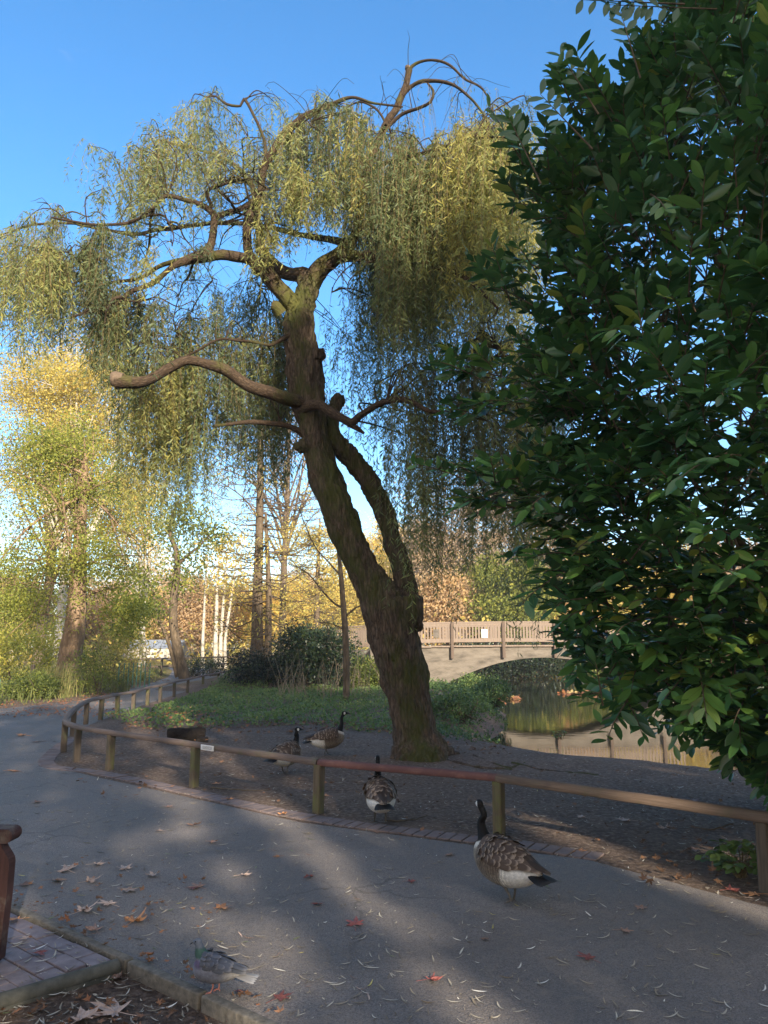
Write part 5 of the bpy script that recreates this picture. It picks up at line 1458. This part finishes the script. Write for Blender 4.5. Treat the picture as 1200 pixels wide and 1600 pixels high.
def railbox(mb_, p, q, z, w, h):
    d = q - p; L_ = np.linalg.norm(d); a = math.atan2(d[1], d[0]); b = math.asin(d[2] / L_)
    Rm = rotz(a) @ np.array([[math.cos(b), 0, -math.sin(b)], [0, 1, 0], [math.sin(b), 0, math.cos(b)]])
    c = (p + q) / 2; box(mb_, [c[0], c[1], c[2] + z], (L_ + .001, w, h), Rm, .004)
post_x = [P(706, 1000, BY)[0] + k * (P(786, 1000, BY)[0] - P(706, 1000, BY)[0]) for k in range(-1, 5)]
for side, yy in ((0, BY - .10), (1, BY + 2.3)):
    bl_ = empty('x', (0, 0, 0), None, None); bpy.data.objects.remove(bl_)
    mbp = MB(); mbr = MB(); mbb = MB()
    for x in post_x:
        m1 = MB(); box(m1, [x, yy - .06 * (1 if side == 0 else -1), deck_z(x) + .30], (.13, .09, 1.58), None, .01); m1.obj('post', M['bridge_post'], bt, smooth=False)
    seg_x = [1.2] + post_x[0:] + [12.9]
    for a, b in zip(seg_x[:-1], seg_x[1:]):
        pa = np.array([a, yy, deck_z(a)]); pb = np.array([b, yy, deck_z(b)])
        balu(mbb, pa, pb, .20, .98); railbox(mbr, pa, pb, 1.06, .14, .07); railbox(mbr, pa, pb, .28, .05, .16); railbox(mbr, pa, pb, .96, .045, .08)
    mbr.obj('handrail', M['bridge_wood'], bt, smooth=False)
    mbb.obj('balustrade', M['bridge_wood'], bt, smooth=False)
# approach on the left, turning away
A0 = np.array([1.2, BY - .1, deck_z(1.2)]); A1 = np.array([-2.2, BY + 2.6, deck_z(1.2) - .12]); A2 = np.array([-5.5, BY + 6.5, .95])
mbr = MB(); mbb = MB()
for off in (np.array([0, 0, 0]), np.array([.6, 2.3, 0])):
    for p, q_ in ((A0 + off, A1 + off), (A1 + off, A2 + off)):
        balu(mbb, p, q_, .15, .98); railbox(mbr, p, q_, 1.06, .14, .07); railbox(mbr, p, q_, .2, .05, .14)
mbr.obj('approach_rail', M['bridge_wood'], bt, smooth=False); mbb.obj('approach_balustrade', M['bridge_wood'], bt, smooth=False)
mb = MB()
for p, q_ in ((A0, A1), (A1, A2)):
    d = q_ - p; L_ = np.linalg.norm(d); c = (p + q_) / 2 + np.array([.35, 1.1, -.25]); box(mb, c, (L_, 2.2, .4), rotz(math.atan2(d[1], d[0])))
mb.obj('approach_deck', M['concrete'], bt, smooth=False)
for px, w_, h_, mt, yy in ((757, .26, .38, 'paper', -.135), (682, .24, .36, 'concrete', -.135)):
    c = P(px, 990, BY + yy - .03); m1 = MB(); box(m1, c, (w_, .012, h_), None, .002); nt2 = m1.obj('notice', M[mt], bt)
    m1 = MB()
    for kz in range(5): box(m1, c + [-.01, -.0075, .12 - kz * .055], (w_ * .7, .001, .012))
    m1.obj('lettering', M['ink'], nt2)

# ---------------------------------------------------------------- far fence, stakes, building, bench
t_ = empty('far_fence', (-12, 45, 0), 'low timber fence on the far side of the path behind the leaning tree', 'fence')
fp = [np.array([bX(px, Yv), Yv, 0]) for px, Yv in ((150, 38), (180, 39), (208, 40), (232, 41), (254, 42), (276, 43.5), (300, 45), (325, 47), (350, 49), (375, 51))]
for p in fp:
    m1 = MB(); box(m1, p + [0, 0, .42], (.12, .1, 1.0), None, .01); m1.obj('post', M['post_dark'], t_, smooth=False)
m1 = MB()
for a, b in zip(fp[:-1], fp[1:]): railbox(m1, a, b, .92, .10, .09); railbox(m1, a, b, .5, .06, .09)
m1.obj('rail', M['rail_wood'], t_, smooth=False)
t_ = empty('green_stake_fence', (bX(215, 30), 30, 0), 'thin green metal stakes standing on the verge beyond the path', 'fence')
for px in (188, 196, 203, 210, 216, 222, 229, 236):
    m1 = MB(); x = bX(px, 30); tube(m1, np.array([[x, 30, -.1], [x + .01, 30, .95]]), .02, 6); m1.obj('stake', M['green_metal'], t_)
m1 = MB(); tube(m1, np.array([[bX(186, 30), 30.02, .6], [bX(238, 30), 30.02, .6]]), .008, 5); m1.obj('wire', M['green_metal'], t_)
m1 = MB(); box(m1, [bX(54, 25.5), 25.5, .45], (.13, .1, 1.1), None, .015); tag(m1.obj('wooden_stake', M['post_dark'], smooth=False), 'grey wooden stake standing among the reeds at the left', 'post')
t_ = empty('low_building', (-24, 72, 0), 'long low white roofed building glimpsed beyond the trees behind the leaning trunk', 'building')
x0, x1 = bX(195, 72), bX(272, 72)
m1 = MB(); box(m1, [(x0 + x1) / 2, 74.5, .6], (x1 - x0, 5, 1.5)); m1.obj('wall', M['wall'], t_, smooth=False)
m1 = MB(); zr = 1.35
m1.add([[x0 - .3, 71.7, zr - 1.0], [x1 + .3, 71.7, zr - 1.0], [x1 + .3, 74.5, zr + .9], [x0 - .3, 74.5, zr + .9], [x0 - .3, 77.3, zr - 1.0], [x1 + .3, 77.3, zr - 1.0]], [(0, 1, 2, 3), (3, 2, 5, 4), (0, 3, 4), (1, 5, 2)]); m1.obj('roof', M['roof'], t_, smooth=False)
# green metal seat at the far left edge
gx0, gy0 = G(-24, 1108); t_ = empty('green_bench', (gx0 - .5, gy0, 0), 'small green metal bench end at the left edge by the leaf covered verge', 'bench')
for dx in (0, -1.3):
    for dy in (0, .35):
        m1 = MB(); tube(m1, np.array([[gx0 + dx, gy0 + dy, 0], [gx0 + dx + .02, gy0 + dy, .42]]), .022, 8); m1.obj('leg', M['green_metal'], t_)
m1 = MB()
for k in range(5): box(m1, [gx0 - .62, gy0 + .02 + k * .085, .44], (1.5, .07, .03), None, .008)
m1.obj('seat', M['green_metal'], t_)
m1 = MB()
for k in range(3): box(m1, [gx0 - .62, gy0 + .42, .52 + k * .09], (1.5, .03, .07), None, .008)
m1.obj('backrest', M['green_metal'], t_)

# wooden bench whose arm shows at the left edge
bx, by = -1.95, 4.16
t_ = empty('wooden_bench', (bx - .3, by - .7, 0), 'old maroon painted wooden bench with a rounded arm at the left edge', 'bench')
def prism(mb_, prof, y0, y1):
    n = len(prof); V = [[a, y0, b] for a, b in prof] + [[a, y1, b] for a, b in prof]
    F = [tuple(range(n)), tuple(range(2 * n - 1, n - 1, -1))] + [(i, n + i, n + (i + 1) % n, (i + 1) % n) for i in range(n)]
    mb_.add(V, F, [[v[0] * 3, v[2]] for v in V])
top = P(10, 1291, by)[2]; z_under = P(10, 1313, by)[2]
xr = P(17, 1400, by)[0]; xn = P(29, 1300, by)[0]; xu = P(7, 1330, by)[0]; zsh = P(10, 1345, by)[2]
for yy in (by, by - 1.5):
    prof = [(xu - .10, z_under), (xu, z_under)]
    for k in range(7): f = k / 6; prof.append((xu + (xr - xu) * (f * f * (3 - 2 * f)), z_under + (zsh - z_under) * f))
    prof += [(xr, .35), (xr - .012, .02), (xr - .10, .0), (xr - .11, .3), (xr - .11, zsh)]
    m1 = MB(); prism(m1, prof, yy - .05, yy + .02); lg = m1.obj('front_leg', M['bench_wood'], t_, smooth=False)
    m1 = MB(); hw_ = (top - z_under) / 2; prof = [(xn - .62, z_under), (xn - hw_, z_under)]
    for k in range(1, 12): a = -PI / 2 + PI * k / 12; prof.append((xn - hw_ + hw_ * math.cos(a), z_under + hw_ + hw_ * math.sin(a)))
    prof += [(xn - hw_, top), (xn - .62, top)]
    m1 = MB(); prism(m1, prof, yy - .07, yy + .04); m1.obj('armrest', M['bench_wood'], t_, smooth=False)
    m1 = MB(); prism(m1, [(xn - .66, 0), (xn - .58, 0), (xn - .60, .5), (xn - .70, .98), (xn - .76, .98), (xn - .67, .5)], yy - .05, yy + .02); m1.obj('back_leg', M['bench_wood'], t_, smooth=False)
m1 = MB()
for k in range(5): box(m1, [xr - .10 - k * .11, by - .75, .43], (.095, 1.42, .03), None, .005)
m1.obj('seat', M['bench_wood'], t_, smooth=False)
m1 = MB()
for k in range(4): box(m1, [xn - .64 - k * .022, by - .75, .56 + k * .11], (.025, 1.42, .085), None, .005)
m1.obj('backrest', M['bench_wood'], t_, smooth=False)

# ---------------------------------------------------------------- birds
def colormat(name, bars=0.0, rough=.6):
    m, nt, b, out = nmat(name)
    at = N(nt, 'ShaderNodeAttribute', attribute_name='Col')
    v = coords(nt, 'Object', (1, 1, 1)); n = noise(nt, v, 70, 4, .7)
    c = mix(nt, at.outputs['Color'], (0.5, 0.5, 0.5), 0.0)
    c = mix(nt, at.outputs['Color'], ramp(nt, [(.3, (.62, .62, .62)), (.7, (1, 1, 1))], n).outputs[0], 1.0, 'MULTIPLY')
    if bars:
        wv = N(nt, 'ShaderNodeTexWave', wave_type='BANDS', bands_direction='X'); wv.inputs['Scale'].default_value = 14; wv.inputs['Distortion'].default_value = 6; wv.inputs['Detail'].default_value = 2; wv.inputs['Detail Scale'].default_value = 3
        nt.links.new(v, wv.inputs['Vector'])
        c = mix(nt, c, ramp(nt, [(.3, (.72, .70, .68)), (.75, (1.25, 1.22, 1.15))], wv.outputs[0]).outputs[0], N(nt, 'ShaderNodeAttribute', attribute_name='bar').outputs['Fac'], 'MULTIPLY')
    nt.links.new(c, b.inputs['Base Color']); b.inputs['Roughness'].default_value = rough
    b.inputs['Specular IOR Level'].default_value = .12
    bump(nt, n, b, .3, .004)
    return m
M['plumage'] = colormat('plumage', 1.0)
def feather_mat(name, dark, edge, mid=None):
    m, nt, b, out = nmat(name)
    uv = N(nt, 'ShaderNodeUVMap'); s_ = N(nt, 'ShaderNodeSeparateXYZ'); nt.links.new(uv.outputs[0], s_.inputs[0])
    d = math_(nt, 'ABSOLUTE', math_(nt, 'SUBTRACT', s_.outputs[0], .5))
    e1 = math_(nt, 'ADD', math_(nt, 'MULTIPLY', s_.outputs[1], 1.0), math_(nt, 'MULTIPLY', math_(nt, 'POWER', math_(nt, 'MULTIPLY', d, 2.0), 3.0), .22))
    f = ramp(nt, [(.80, (0, 0, 0)), (.93, (1, 1, 1))], e1).outputs[0]
    at = N(nt, 'ShaderNodeAttribute', attribute_name='tone')
    dk = mix(nt, dark, tuple(v * 1.5 for v in dark), at.outputs['Fac'])
    nt.links.new(mix(nt, dk, edge, f), b.inputs['Base Color']); b.inputs['Roughness'].default_value = .6
    b.inputs['Specular IOR Level'].default_value = .2
    return m
M['goose_feather'] = feather_mat('goose_feather', (.060, .042, .032), (.25, .195, .15))
M['goose_flight'] = feather_mat('goose_flight', (.035, .026, .021), (.10, .08, .065))
M['pigeon_feather'] = feather_mat('pigeon_feather', (.075, .08, .095), (.17, .17, .185))
M['pigeon_pale'] = feather_mat('pigeon_pale', (.22, .21, .20), (.34, .33, .32))
M['tail_black'] = feather_mat('tail_black', (.010, .010, .011), (.03, .03, .03))
M['eye'] = simple('eye', [(.4, (.005, .004, .004)), (.6, (.01, .01, .01))], 3, .1, 0)

def ellring(cx_, cz, ry, rz, tx, tz, seg=20):
    pass
def loft(mb_, st, seg=20):
    """stations: (x, z, ry, rz, angle) rings perpendicular to local tangent"""
    pts = np.array([[a[0], a[4] if len(a) > 4 else 0, a[1]] for a in st], float)
    T_ = np.gradient(pts, axis=0); T_ = unit(T_)
    V = []; a = np.linspace(0, 2 * PI, seg, endpoint=False)
    for p, t, s_ in zip(pts, T_, st):
        side = unit(np.cross([0, 0, 1.0], t)) if abs(t[2]) < .98 else np.array([0, 1.0, 0])
        if side[1] < 0: side = -side
        up = unit(np.cross(t, side)); 
        V.append(p + side * (np.cos(a) * s_[2])[:, None] + up * (np.sin(a) * s_[3])[:, None])
    n = len(st); V = np.vstack(V)
    F = [(i * seg + j, i * seg + (j + 1) % seg, (i + 1) * seg + (j + 1) % seg, (i + 1) * seg + j) for i in range(n - 1) for j in range(seg)]
    F += [tuple(range(seg))[::-1], tuple(range((n - 1) * seg, n * seg))]
    mb_.add(V, F)
def smooth_st(st, k=4):
    A = np.array([list(s) + [0] * (5 - len(s)) for s in st], float)
    Q = np.vstack([2 * A[0] - A[1], A, 2 * A[-1] - A[-2]]); out = []
    for i in range(1, len(Q) - 2):
        p0, p1, p2, p3 = Q[i - 1:i + 3]
        for t in np.arange(k) / k: out.append(.5 * (2 * p1 + (-p0 + p2) * t + (2 * p0 - 5 * p1 + 4 * p2 - p3) * t * t + (-p0 + 3 * p1 - 3 * p2 + p3) * t ** 3))
    out.append(Q[-2]); A = np.array(out); A[:, 2:4] = np.maximum(A[:, 2:4], .002); return A
def fuse_mb(mb_, voxel, it=3):
    me = mb_.mesh('tmp', [])
    bm = bmesh.new(); bm.from_mesh(me); bmesh.ops.recalc_face_normals(bm, faces=bm.faces); bm.to_mesh(me); bm.free()
    ob = bpy.data.objects.new('tmp', me); COL.objects.link(ob)
    r = ob.modifiers.new('r', 'REMESH'); r.mode = 'VOXEL'; r.voxel_size = voxel
    s_ = ob.modifiers.new('s', 'SMOOTH'); s_.iterations = it; s_.factor = .6
    out = bpy.data.meshes.new_from_object(ob.evaluated_get(bpy.context.evaluated_depsgraph_get()))
    bpy.data.objects.remove(ob); bpy.data.meshes.remove(me)
    out.polygons.foreach_set('use_smooth', np.ones(len(out.polygons), bool)); return out
# feather template with rounded tip
FT_V = []; FT_UV = []; 
for i, (y, w) in enumerate(((0, .55), (.3, .95), (.6, 1.0), (.82, .86), (.95, .5), (1.0, .12))):
    for j, x in enumerate((-.5, -.25, 0, .25, .5)):
        FT_V.append([x * w, y, .10 * (1 - (2 * x) ** 2) * w]); FT_UV.append([.5 + x * w, y])
FT_F = np.array([[i * 5 + j, i * 5 + j + 1, i * 5 + j + 6, i * 5 + j + 5] for i in range(5) for j in range(4)])
FT_V = np.array(FT_V); FT_UV = np.array(FT_UV)

def place(t_, objs): 
    for o_ in objs: o_.parent = t_
def bird(name, label, loc, heading, scale, body_st, neck_st, head, colf, wing, tail, legs, barf, fm, ff, tm, legm, group, beak, voxel=.007, headyaw=0.0):
    """local +x forward; everything is built at the origin and parented to the Empty, which is turned and scaled"""
    t_ = empty(name, loc, label, 'bird', group)
    mb_ = MB(); bs = smooth_st(body_st); loft(mb_, bs, 24); loft(mb_, smooth_st(neck_st), 16)
    hx, hy, hz, hl, hw, hh = head
    cy_, sy_ = math.cos(headyaw), math.sin(headyaw)
    # head: ellipsoid with short forward taper
    st = []
    for f, w in ((-1, .05), (-.85, .55), (-.5, .88), (0, 1.0), (.45, .82), (.8, .55), (1.1, .36), (1.2, .05)): st.append((hx + f * hl * cy_, hz - .12 * hh * max(f, 0), hw * w, hh * w, hy + f * hl * sy_))
    loft(mb_, st, 16)
    me = fuse_mb(mb_, voxel)
    nv = len(me.vertices); co = np.empty(nv * 3, np.float32); me.vertices.foreach_get('co', co); co = co.reshape(-1, 3)
    ca = me.attributes.new('Col', 'FLOAT_COLOR', 'POINT'); cols = np.ones((nv, 4), np.float32); cols[:, :3] = colf(co, hx, hy, hz, hl, (cy_, sy_)); ca.data.foreach_set('color', cols.ravel())
    ba = me.attributes.new('bar', 'FLOAT', 'POINT'); ba.data.foreach_set('value', barf(co).astype(np.float32))
    me.materials.clear(); me.materials.append(M['plumage']); me.name = 'body'
    ob = bpy.data.objects.new('body', me); COL.objects.link(ob); objs = [ob]
    def surf(x, ang, side, k=1.0):
        z = np.interp(x, bs[:, 0], bs[:, 1]); ry = np.interp(x, bs[:, 0], bs[:, 2]); rz = np.interp(x, bs[:, 0], bs[:, 3])
        return np.array([x, side * math.sin(ang) * ry * k, z + math.cos(ang) * rz * k])
    def fnorm(x, ang, side):
        ry = np.interp(x, bs[:, 0], bs[:, 2]); rz = np.interp(x, bs[:, 0], bs[:, 3])
        return unit(np.array([0, side * math.sin(ang) / ry, math.cos(ang) / rz]))
    for side in (1, -1):
        mbw = MB()
        for (x0, x1, nx_, a0, a1, na, L0, L1, w0, w1, mi) in wing:
            for i_ in range(nx_):
                f = i_ / max(1, nx_ - 1); x = x0 + (x1 - x0) * f
                for j in range(na):
                    g = (j + (.5 if i_ % 2 else 0)) / max(1, na); ang = a0 + (a1 - a0) * g
                    L_ = L0 + (L1 - L0) * f; w = w0 + (w1 - w0) * f
                    k = 1.015 + .012 * (1 - f) 
                    p = surf(x, ang, side, k); pe = surf(x - L_, ang * (1 - .12 * f), side, k + .05)
                    d = unit(pe - p + rng.normal(0, .01, 3)); nn = fnorm(x - L_ * .5, ang, side)
                    scatter(mbw, FT_V, FT_F, FT_UV, p[None] + nn * .004 * (1 - f), d[None], nn[None] + rng.normal(0, .03, (1, 3)), w, np.linalg.norm(pe - p), rng.uniform(0, 1), mi)
        objs.append(mbw.obj('wing', [fm, ff]))
    mbt = MB(); tx, tz, tl, tw_, tn, drop = tail
    for i_ in range(tn):
        f = (i_ / (tn - 1) - .5) * 2; d = unit(np.array([-1, f * .28, -drop])); p = np.array([tx, f * tw_ * .3, tz - abs(f) * .008])
        scatter(mbt, FT_V, FT_F, FT_UV, p[None], d[None], np.array([[0, f * .3, 1.0]]), tw_ * .45, tl, .5, 0)
    objs.append(mbt.obj('tail', tm))
    for (lx_, ly_, lz, fx, fy, fz, pitch) in legs:
        m1 = MB(); a_ = np.array([lx_, ly_, lz]); e_ = np.array([fx, fy, fz + (.012 if lz > .15 else .005)]); kn_ = a_ * .45 + e_ * .55 + np.array([-.02, 0, 0]) * (lz / .2)
        q, r = resample(np.array([a_, kn_ + [0, 0, .0], e_]), [legw(lz) * 1.7, legw(lz), legw(lz) * .9], .01); tube(m1, q, r, 8)
        tl_ = .30 * lz if lz > .15 else .32 * lz
        cp, sp_ = math.cos(pitch), math.sin(pitch)
        ends = []
        for da in (-.45, 0, .45):
            ee = e_ + np.array([math.cos(da) * tl_ * cp, math.sin(da) * tl_, -.012 * (1 if pitch == 0 else 0) + 0.004 - sp_ * tl_]); ends.append(ee)
            tube(m1, np.array([e_, (e_ + ee) / 2 + [0, 0, .002], ee]), [legw(lz) * .8, legw(lz) * .7, .002], 6)
        tube(m1, np.array([e_, e_ + [-tl_ * .3, 0, -.008]]), [legw(lz) * .6, .0015], 5)
        if name == 'goose':
            V = [e_ + [0, 0, -.001], ends[0], ends[1], ends[2]]; m1.add(V + [v - np.array([0, 0, .002]) for v in V], [(0, 1, 2), (0, 2, 3), (4, 6, 5), (4, 7, 6)])
        objs.append(m1.obj('leg', legm))
    # beak and eyes
    m1 = MB(); bl_, bw_, bh_, bz = beak
    fx_, fy_ = hx + hl * 1.0 * cy_, hy + hl * 1.0 * sy_
    st = [(fx_, hz + bz, bw_, bh_, fy_), (fx_ + bl_ * .5 * cy_, hz + bz - .004, bw_ * .75, bh_ * .7, fy_ + bl_ * .5 * sy_), (fx_ + bl_ * cy_, hz + bz - .010, bw_ * .5, bh_ * .3, fy_ + bl_ * sy_)]
    loft(m1, st, 12); objs.append(m1.obj('beak', M['black_skin']))
    for side in (1, -1):
        m1 = MB(); c = np.array([hx + hl * .3 * cy_ - side * hw * .78 * sy_, hy + hl * .3 * sy_ + side * hw * .78 * cy_, hz + hh * .28])
        bm = bmesh.new(); bmesh.ops.create_uvsphere(bm, u_segments=10, v_segments=8, radius=hw * .22)
        bm.verts.index_update(); m1.add(np.array([v.co[:] for v in bm.verts]) + c, [tuple(v.index for v in f.verts) for f in bm.faces]); bm.free()
        objs.append(m1.obj('eye', M['eye']))
    place(t_, objs)
    t_.rotation_euler = (0, 0, heading); t_.scale = (scale,) * 3
    return t_
def legw(lz): return .0085 if lz > .15 else .0032

def lerp3(a, b, f): return a[None] * (1 - f[:, None]) + b[None] * f[:, None]
def goose_col(co, hx, hy, hz, hl, yw):
    x, y, z0 = co.T; z = z0 + .045
    c = np.tile(np.array([.16, .125, .10]), (len(co), 1))
    pale = sstep(.10, .22, x) * sstep(.46, .30, z)
    c = lerp3(np.array([.15, .115, .09]), np.array([.34, .30, .25]), np.clip(sstep(.32, .22, z) * .8 + pale * .9, 0, 1)) 
    # white stern and belly
    w = sstep(-.06, -.10, x + (z - .3) * .25) * sstep(.345, .315, z)
    c = c * (1 - w[:, None]) + np.array([.80, .78, .73]) * w[:, None]
    # creamy collar then black neck
    z = z0
    nk = z - (.395 - (x - .18) * .35)
    col = sstep(-.05, -.015, nk) * sstep(.12, .16, x)
    c = c * (1 - col[:, None]) + np.array([.62, .58, .52]) * col[:, None]
    b = sstep(-.004, .006, nk) * sstep(.08, .10, x)
    c = c * (1 - b[:, None]) + np.array([.011, .010, .010]) * b[:, None]
    # chin strap
    lx_ = (x - hx) * yw[0] + (y - hy) * yw[1]; ly_ = -(x - hx) * yw[1] + (y - hy) * yw[0]
    d = np.sqrt(((lx_ + .004) / .016) ** 2 + ((z - hz + .012 - abs(ly_) * .4) / .021) ** 2)
    ch = sstep(1.05, .85, d) * sstep(.008, .012, abs(ly_))
    ch = ch * 1.0
    return c * (1 - ch[:, None]) + np.array([.78, .76, .72]) * ch[:, None]
def goose_bar(co): return sstep(.41, .36, co[:, 2]) * sstep(-.16, -.08, co[:, 0]) * .9
G_BODY = [(-.315, .275, .012, .010), (-.27, .268, .050, .044), (-.20, .264, .098, .092), (-.10, .270, .138, .132), (0, .280, .150, .148), (.10, .296, .140, .138), (.18, .325, .100, .105), (.235, .35, .052, .060), (.25, .355, .012, .012)]
def g_neck(hx, hz, lean=0.0, hy=0.0):
    return [(.09, .32, .085, .088), (.155, .372, .064, .070), (.192, .435, .039, .044), (.21 + lean * .2, .51, .027, .029, hy * .2), (hx - .045 + lean * .3, hz - .075, .022, .024, hy * .6), (hx - .022, hz - .03, .023, .025, hy * .9), (hx - .008, hz - .004, .022, .022, hy)]
G_WING = [(-.04, -.17, 4, .15, 1.22, 6, .12, .16, .05, .045, 0), (.03, -.10, 5, .12, 1.42, 8, .085, .10, .045, .045, 0), (.14, .02, 6, .10, 1.5, 10, .05, .075, .034, .040, 0), (-.16, -.20, 2, .10, .62, 4, .17, .19, .03, .026, 1)]
def goose(label, px, py, heading, scale, hx=.255, hz=.655, hyaw=0.0, hy=0.0, legs=None, lean=0.0):
    x, y = G(px, py); 
    legs = legs or [(-.01, .06, .18, .02, .055, 0, 0), (-.01, -.06, .18, -.05, -.055, 0, 0)]
    legs = [(a_, b_2, c_, d_, e_2, f_ + .035, g_) for a_, b_2, c_, d_, e_2, f_, g_ in legs]
    return bird('goose', label, (x, y, surf_z(x, y) - .033 * scale), heading, scale, G_BODY, g_neck(hx, hz, lean, hy), (hx, hy, hz, .048, .027, .030), goose_col, G_WING, (-.24, .275, .16, .13, 9, .24), legs, goose_bar, M['goose_feather'], M['goose_flight'], M['tail_black'], M['goose_leg'], 'geese walking by the rail', (.045, .012, .012, -.006), headyaw=hyaw)
goose('nearest goose walking on the path past the rail with scalloped brown back', 790, 1410, math.radians(130), .93, hx=.225, hz=.635, hyaw=-.5, legs=[(-.02, -.05, .18, -.03, -.05, 0, 0), (0, .06, .18, -.10, .06, .03, .6)])
goose('goose seen from behind standing on the brick edging below the rail', 594, 1286, math.radians(97), .96, hx=.235, hz=.60, legs=[(0, .05, .18, .05, .05, 0, 0), (-.01, -.05, .18, -.02, -.05, 0, 0)])
goose('goose with bright white stern standing behind the rail left of the other', 447, 1211, math.radians(58), .97, hx=.225, hz=.58, hyaw=-.5)
goose('farthest goose in side view with neck raised near the willow foot', 512, 1180, math.radians(14), .98, hx=.255, hz=.66)

def pig_col(co, hx, hy, hz, hl, yw):
    x, y, z = co.T
    c = np.tile(np.array([.24, .25, .30]), (len(co), 1))
    rear = sstep(-.03, -.09, x); c = c * (1 - rear[:, None]) + np.array([.42, .40, .38]) * rear[:, None]
    low = sstep(.075, .05, z); c = c * (1 - low[:, None]) + np.array([.32, .31, .31]) * low[:, None]
    nk = sstep(.155, .17, z) * sstep(.02, .04, x)
    c = c * (1 - nk[:, None]) + np.array([.06, .12, .105]) * nk[:, None]
    br = sstep(.12, .14, z) * sstep(.165, .15, z) * sstep(.04, .06, x); c = c * (1 - br[:, None]) + np.array([.13, .10, .17]) * br[:, None]
    hd = sstep(.197, .207, z); c = c * (1 - hd[:, None]) + np.array([.13, .15, .19]) * hd[:, None]
    return c
P_BODY = [(-.13, .105, .008, .006), (-.10, .105, .030, .022), (-.06, .108, .048, .042), (-.01, .113, .060, .058), (.04, .121, .060, .062), (.075, .133, .044, .050), (.095, .145, .012, .014)]
P_NECK = [(.04, .14, .044, .044), (.062, .160, .034, .037), (.074, .182, .025, .027), (.080, .203, .019, .020), (.085, .216, .017, .017)]
P_WING = [(-.015, -.06, 3, .25, 1.15, 4, .075, .09, .026, .022, 0), (.015, -.03, 3, .2, 1.35, 6, .05, .06, .022, .022, 0), (.055, .01, 4, .2, 1.4, 7, .03, .04, .016, .018, 0)]
pxx, pyy = G(338, 1547)
bird('pigeon', 'grey pigeon with green neck standing on the kerb at the bottom', (-.79, 3.79, -.003), math.radians(172), 1.02, P_BODY, P_NECK, (.090, 0, .224, .021, .0155, .0165), pig_col, P_WING, (-.09, .108, .115, .045, 7, .16), [(.005, .018, .075, .012, .020, .018, 0), (0, -.018, .075, -.012, -.020, .018, 0)], lambda co: np.zeros(len(co)), M['pigeon_feather'], M['pigeon_feather'], M['pigeon_pale'], M['pink_skin'], None, (.016, .004, .004, -.003), voxel=.004)

# ---------------------------------------------------------------- trees behind the camera that throw the shade
sh = np.array([math.sin(SUN_AZ), math.cos(SUN_AZ)]); eh = np.array([-sh[1], sh[0]])
if eh[0] < 0: eh = -eh
def shade_tree(u0, u1, D, z0, z1, n, lab):
    c = sh * D + eh * (u0 + u1) / 2
    t_ = empty('plane_tree', (c[0], c[1], 0), lab, 'tree', 'tall trees behind the viewer')
    m1 = MB(); w = (u1 - u0) / 2
    pts, rad = resample(np.array([[c[0], c[1], -.1], [c[0] + .1, c[1], z0], [c[0], c[1], (z0 + z1) / 2], [c[0], c[1], z1 - 1]]), [.28, .22, .16, .04], .5); tube(m1, pts, rad, 10)
    m1.obj('trunk', M['bg_bark'], t_)
    m1 = MB(); uu = rng.uniform(-1, 1, n); zz = rng.uniform(0, 1, n); dd = rng.normal(0, .8, n)
    rag = .12 * np.sin(zz * 23 + u0) / max(w, .5)
    U = (uu * (1 + rag)) * w
    zt = z0 + (z1 - z0) * zz - .6 * np.abs(uu) ** 2
    pos = np.stack([c[0] + eh[0] * U + sh[0] * dd, c[1] + eh[1] * U + sh[1] * dd, zt], 1)
    s_ = rng.uniform(.25, .5, n)
    scatter(m1, DIAM, DIAMF, DIAMUV, pos, rng.normal(0, 1, (n, 3)), rng.normal(0, 1, (n, 3)) + np.array([sh[0], sh[1], 0]), s_ * .8, s_, .4)
    m1.obj('crown', M['green_leaf'], t_)
labs = 'tall leafy tree standing behind the viewer, casting shade over the path'
for (u0, u1, z0_, z1, n) in ((-12, -5.6, 4.5, 13.5, 5200), (-5.1, -2.2, 4.5, 14.5, 3000), (-1.9, .72, 4.5, 15, 2900), (-6.0, -5.0, 4.5, 15.2, 60), (1.12, 1.5, 4.5, 15, 420), (-2.3, -1.8, 4.5, 15, 40), (1.9, 2.35, 4.5, 15.5, 560), (2.3, 2.75, 4.5, 13, 50), (2.3, 3.1, 12.8, 17.8, 600), (2.65, 3.1, 4.5, 13, 380), (3.05, 3.65, 4.5, 17.3, 1150), (3.6, 4.8, 11.5, 17, 1300), (3.7, 4.6, 4.5, 11.2, 90), (4.6, 9, 4.5, 16, 5200), (9.0, 15, 4.5, 15, 6000)):
    shade_tree(u0, u1, 20, z0_, z1, int(n * .66), labs)

# ---------------------------------------------------------------- thin autumn haze over the whole place
hm = bpy.data.materials.new('haze'); hm.use_nodes = True
hm.node_tree.nodes.clear()
ho = hm.node_tree.nodes.new('ShaderNodeOutputMaterial'); hv = hm.node_tree.nodes.new('ShaderNodeVolumePrincipled')
hv.inputs['Color'].default_value = (.92, .94, 1, 1); hv.inputs['Density'].default_value = .0008; hv.inputs['Anisotropy'].default_value = 0
hm.node_tree.links.new(hv.outputs[0], ho.inputs['Volume'])
mb = MB(); box(mb, [0, 290, 18], (812, 832, 46)); hz_ = mb.obj('haze', hm, smooth=False)
tag(hz_, 'thin pale haze filling the air over the park', 'haze', kind='stuff')
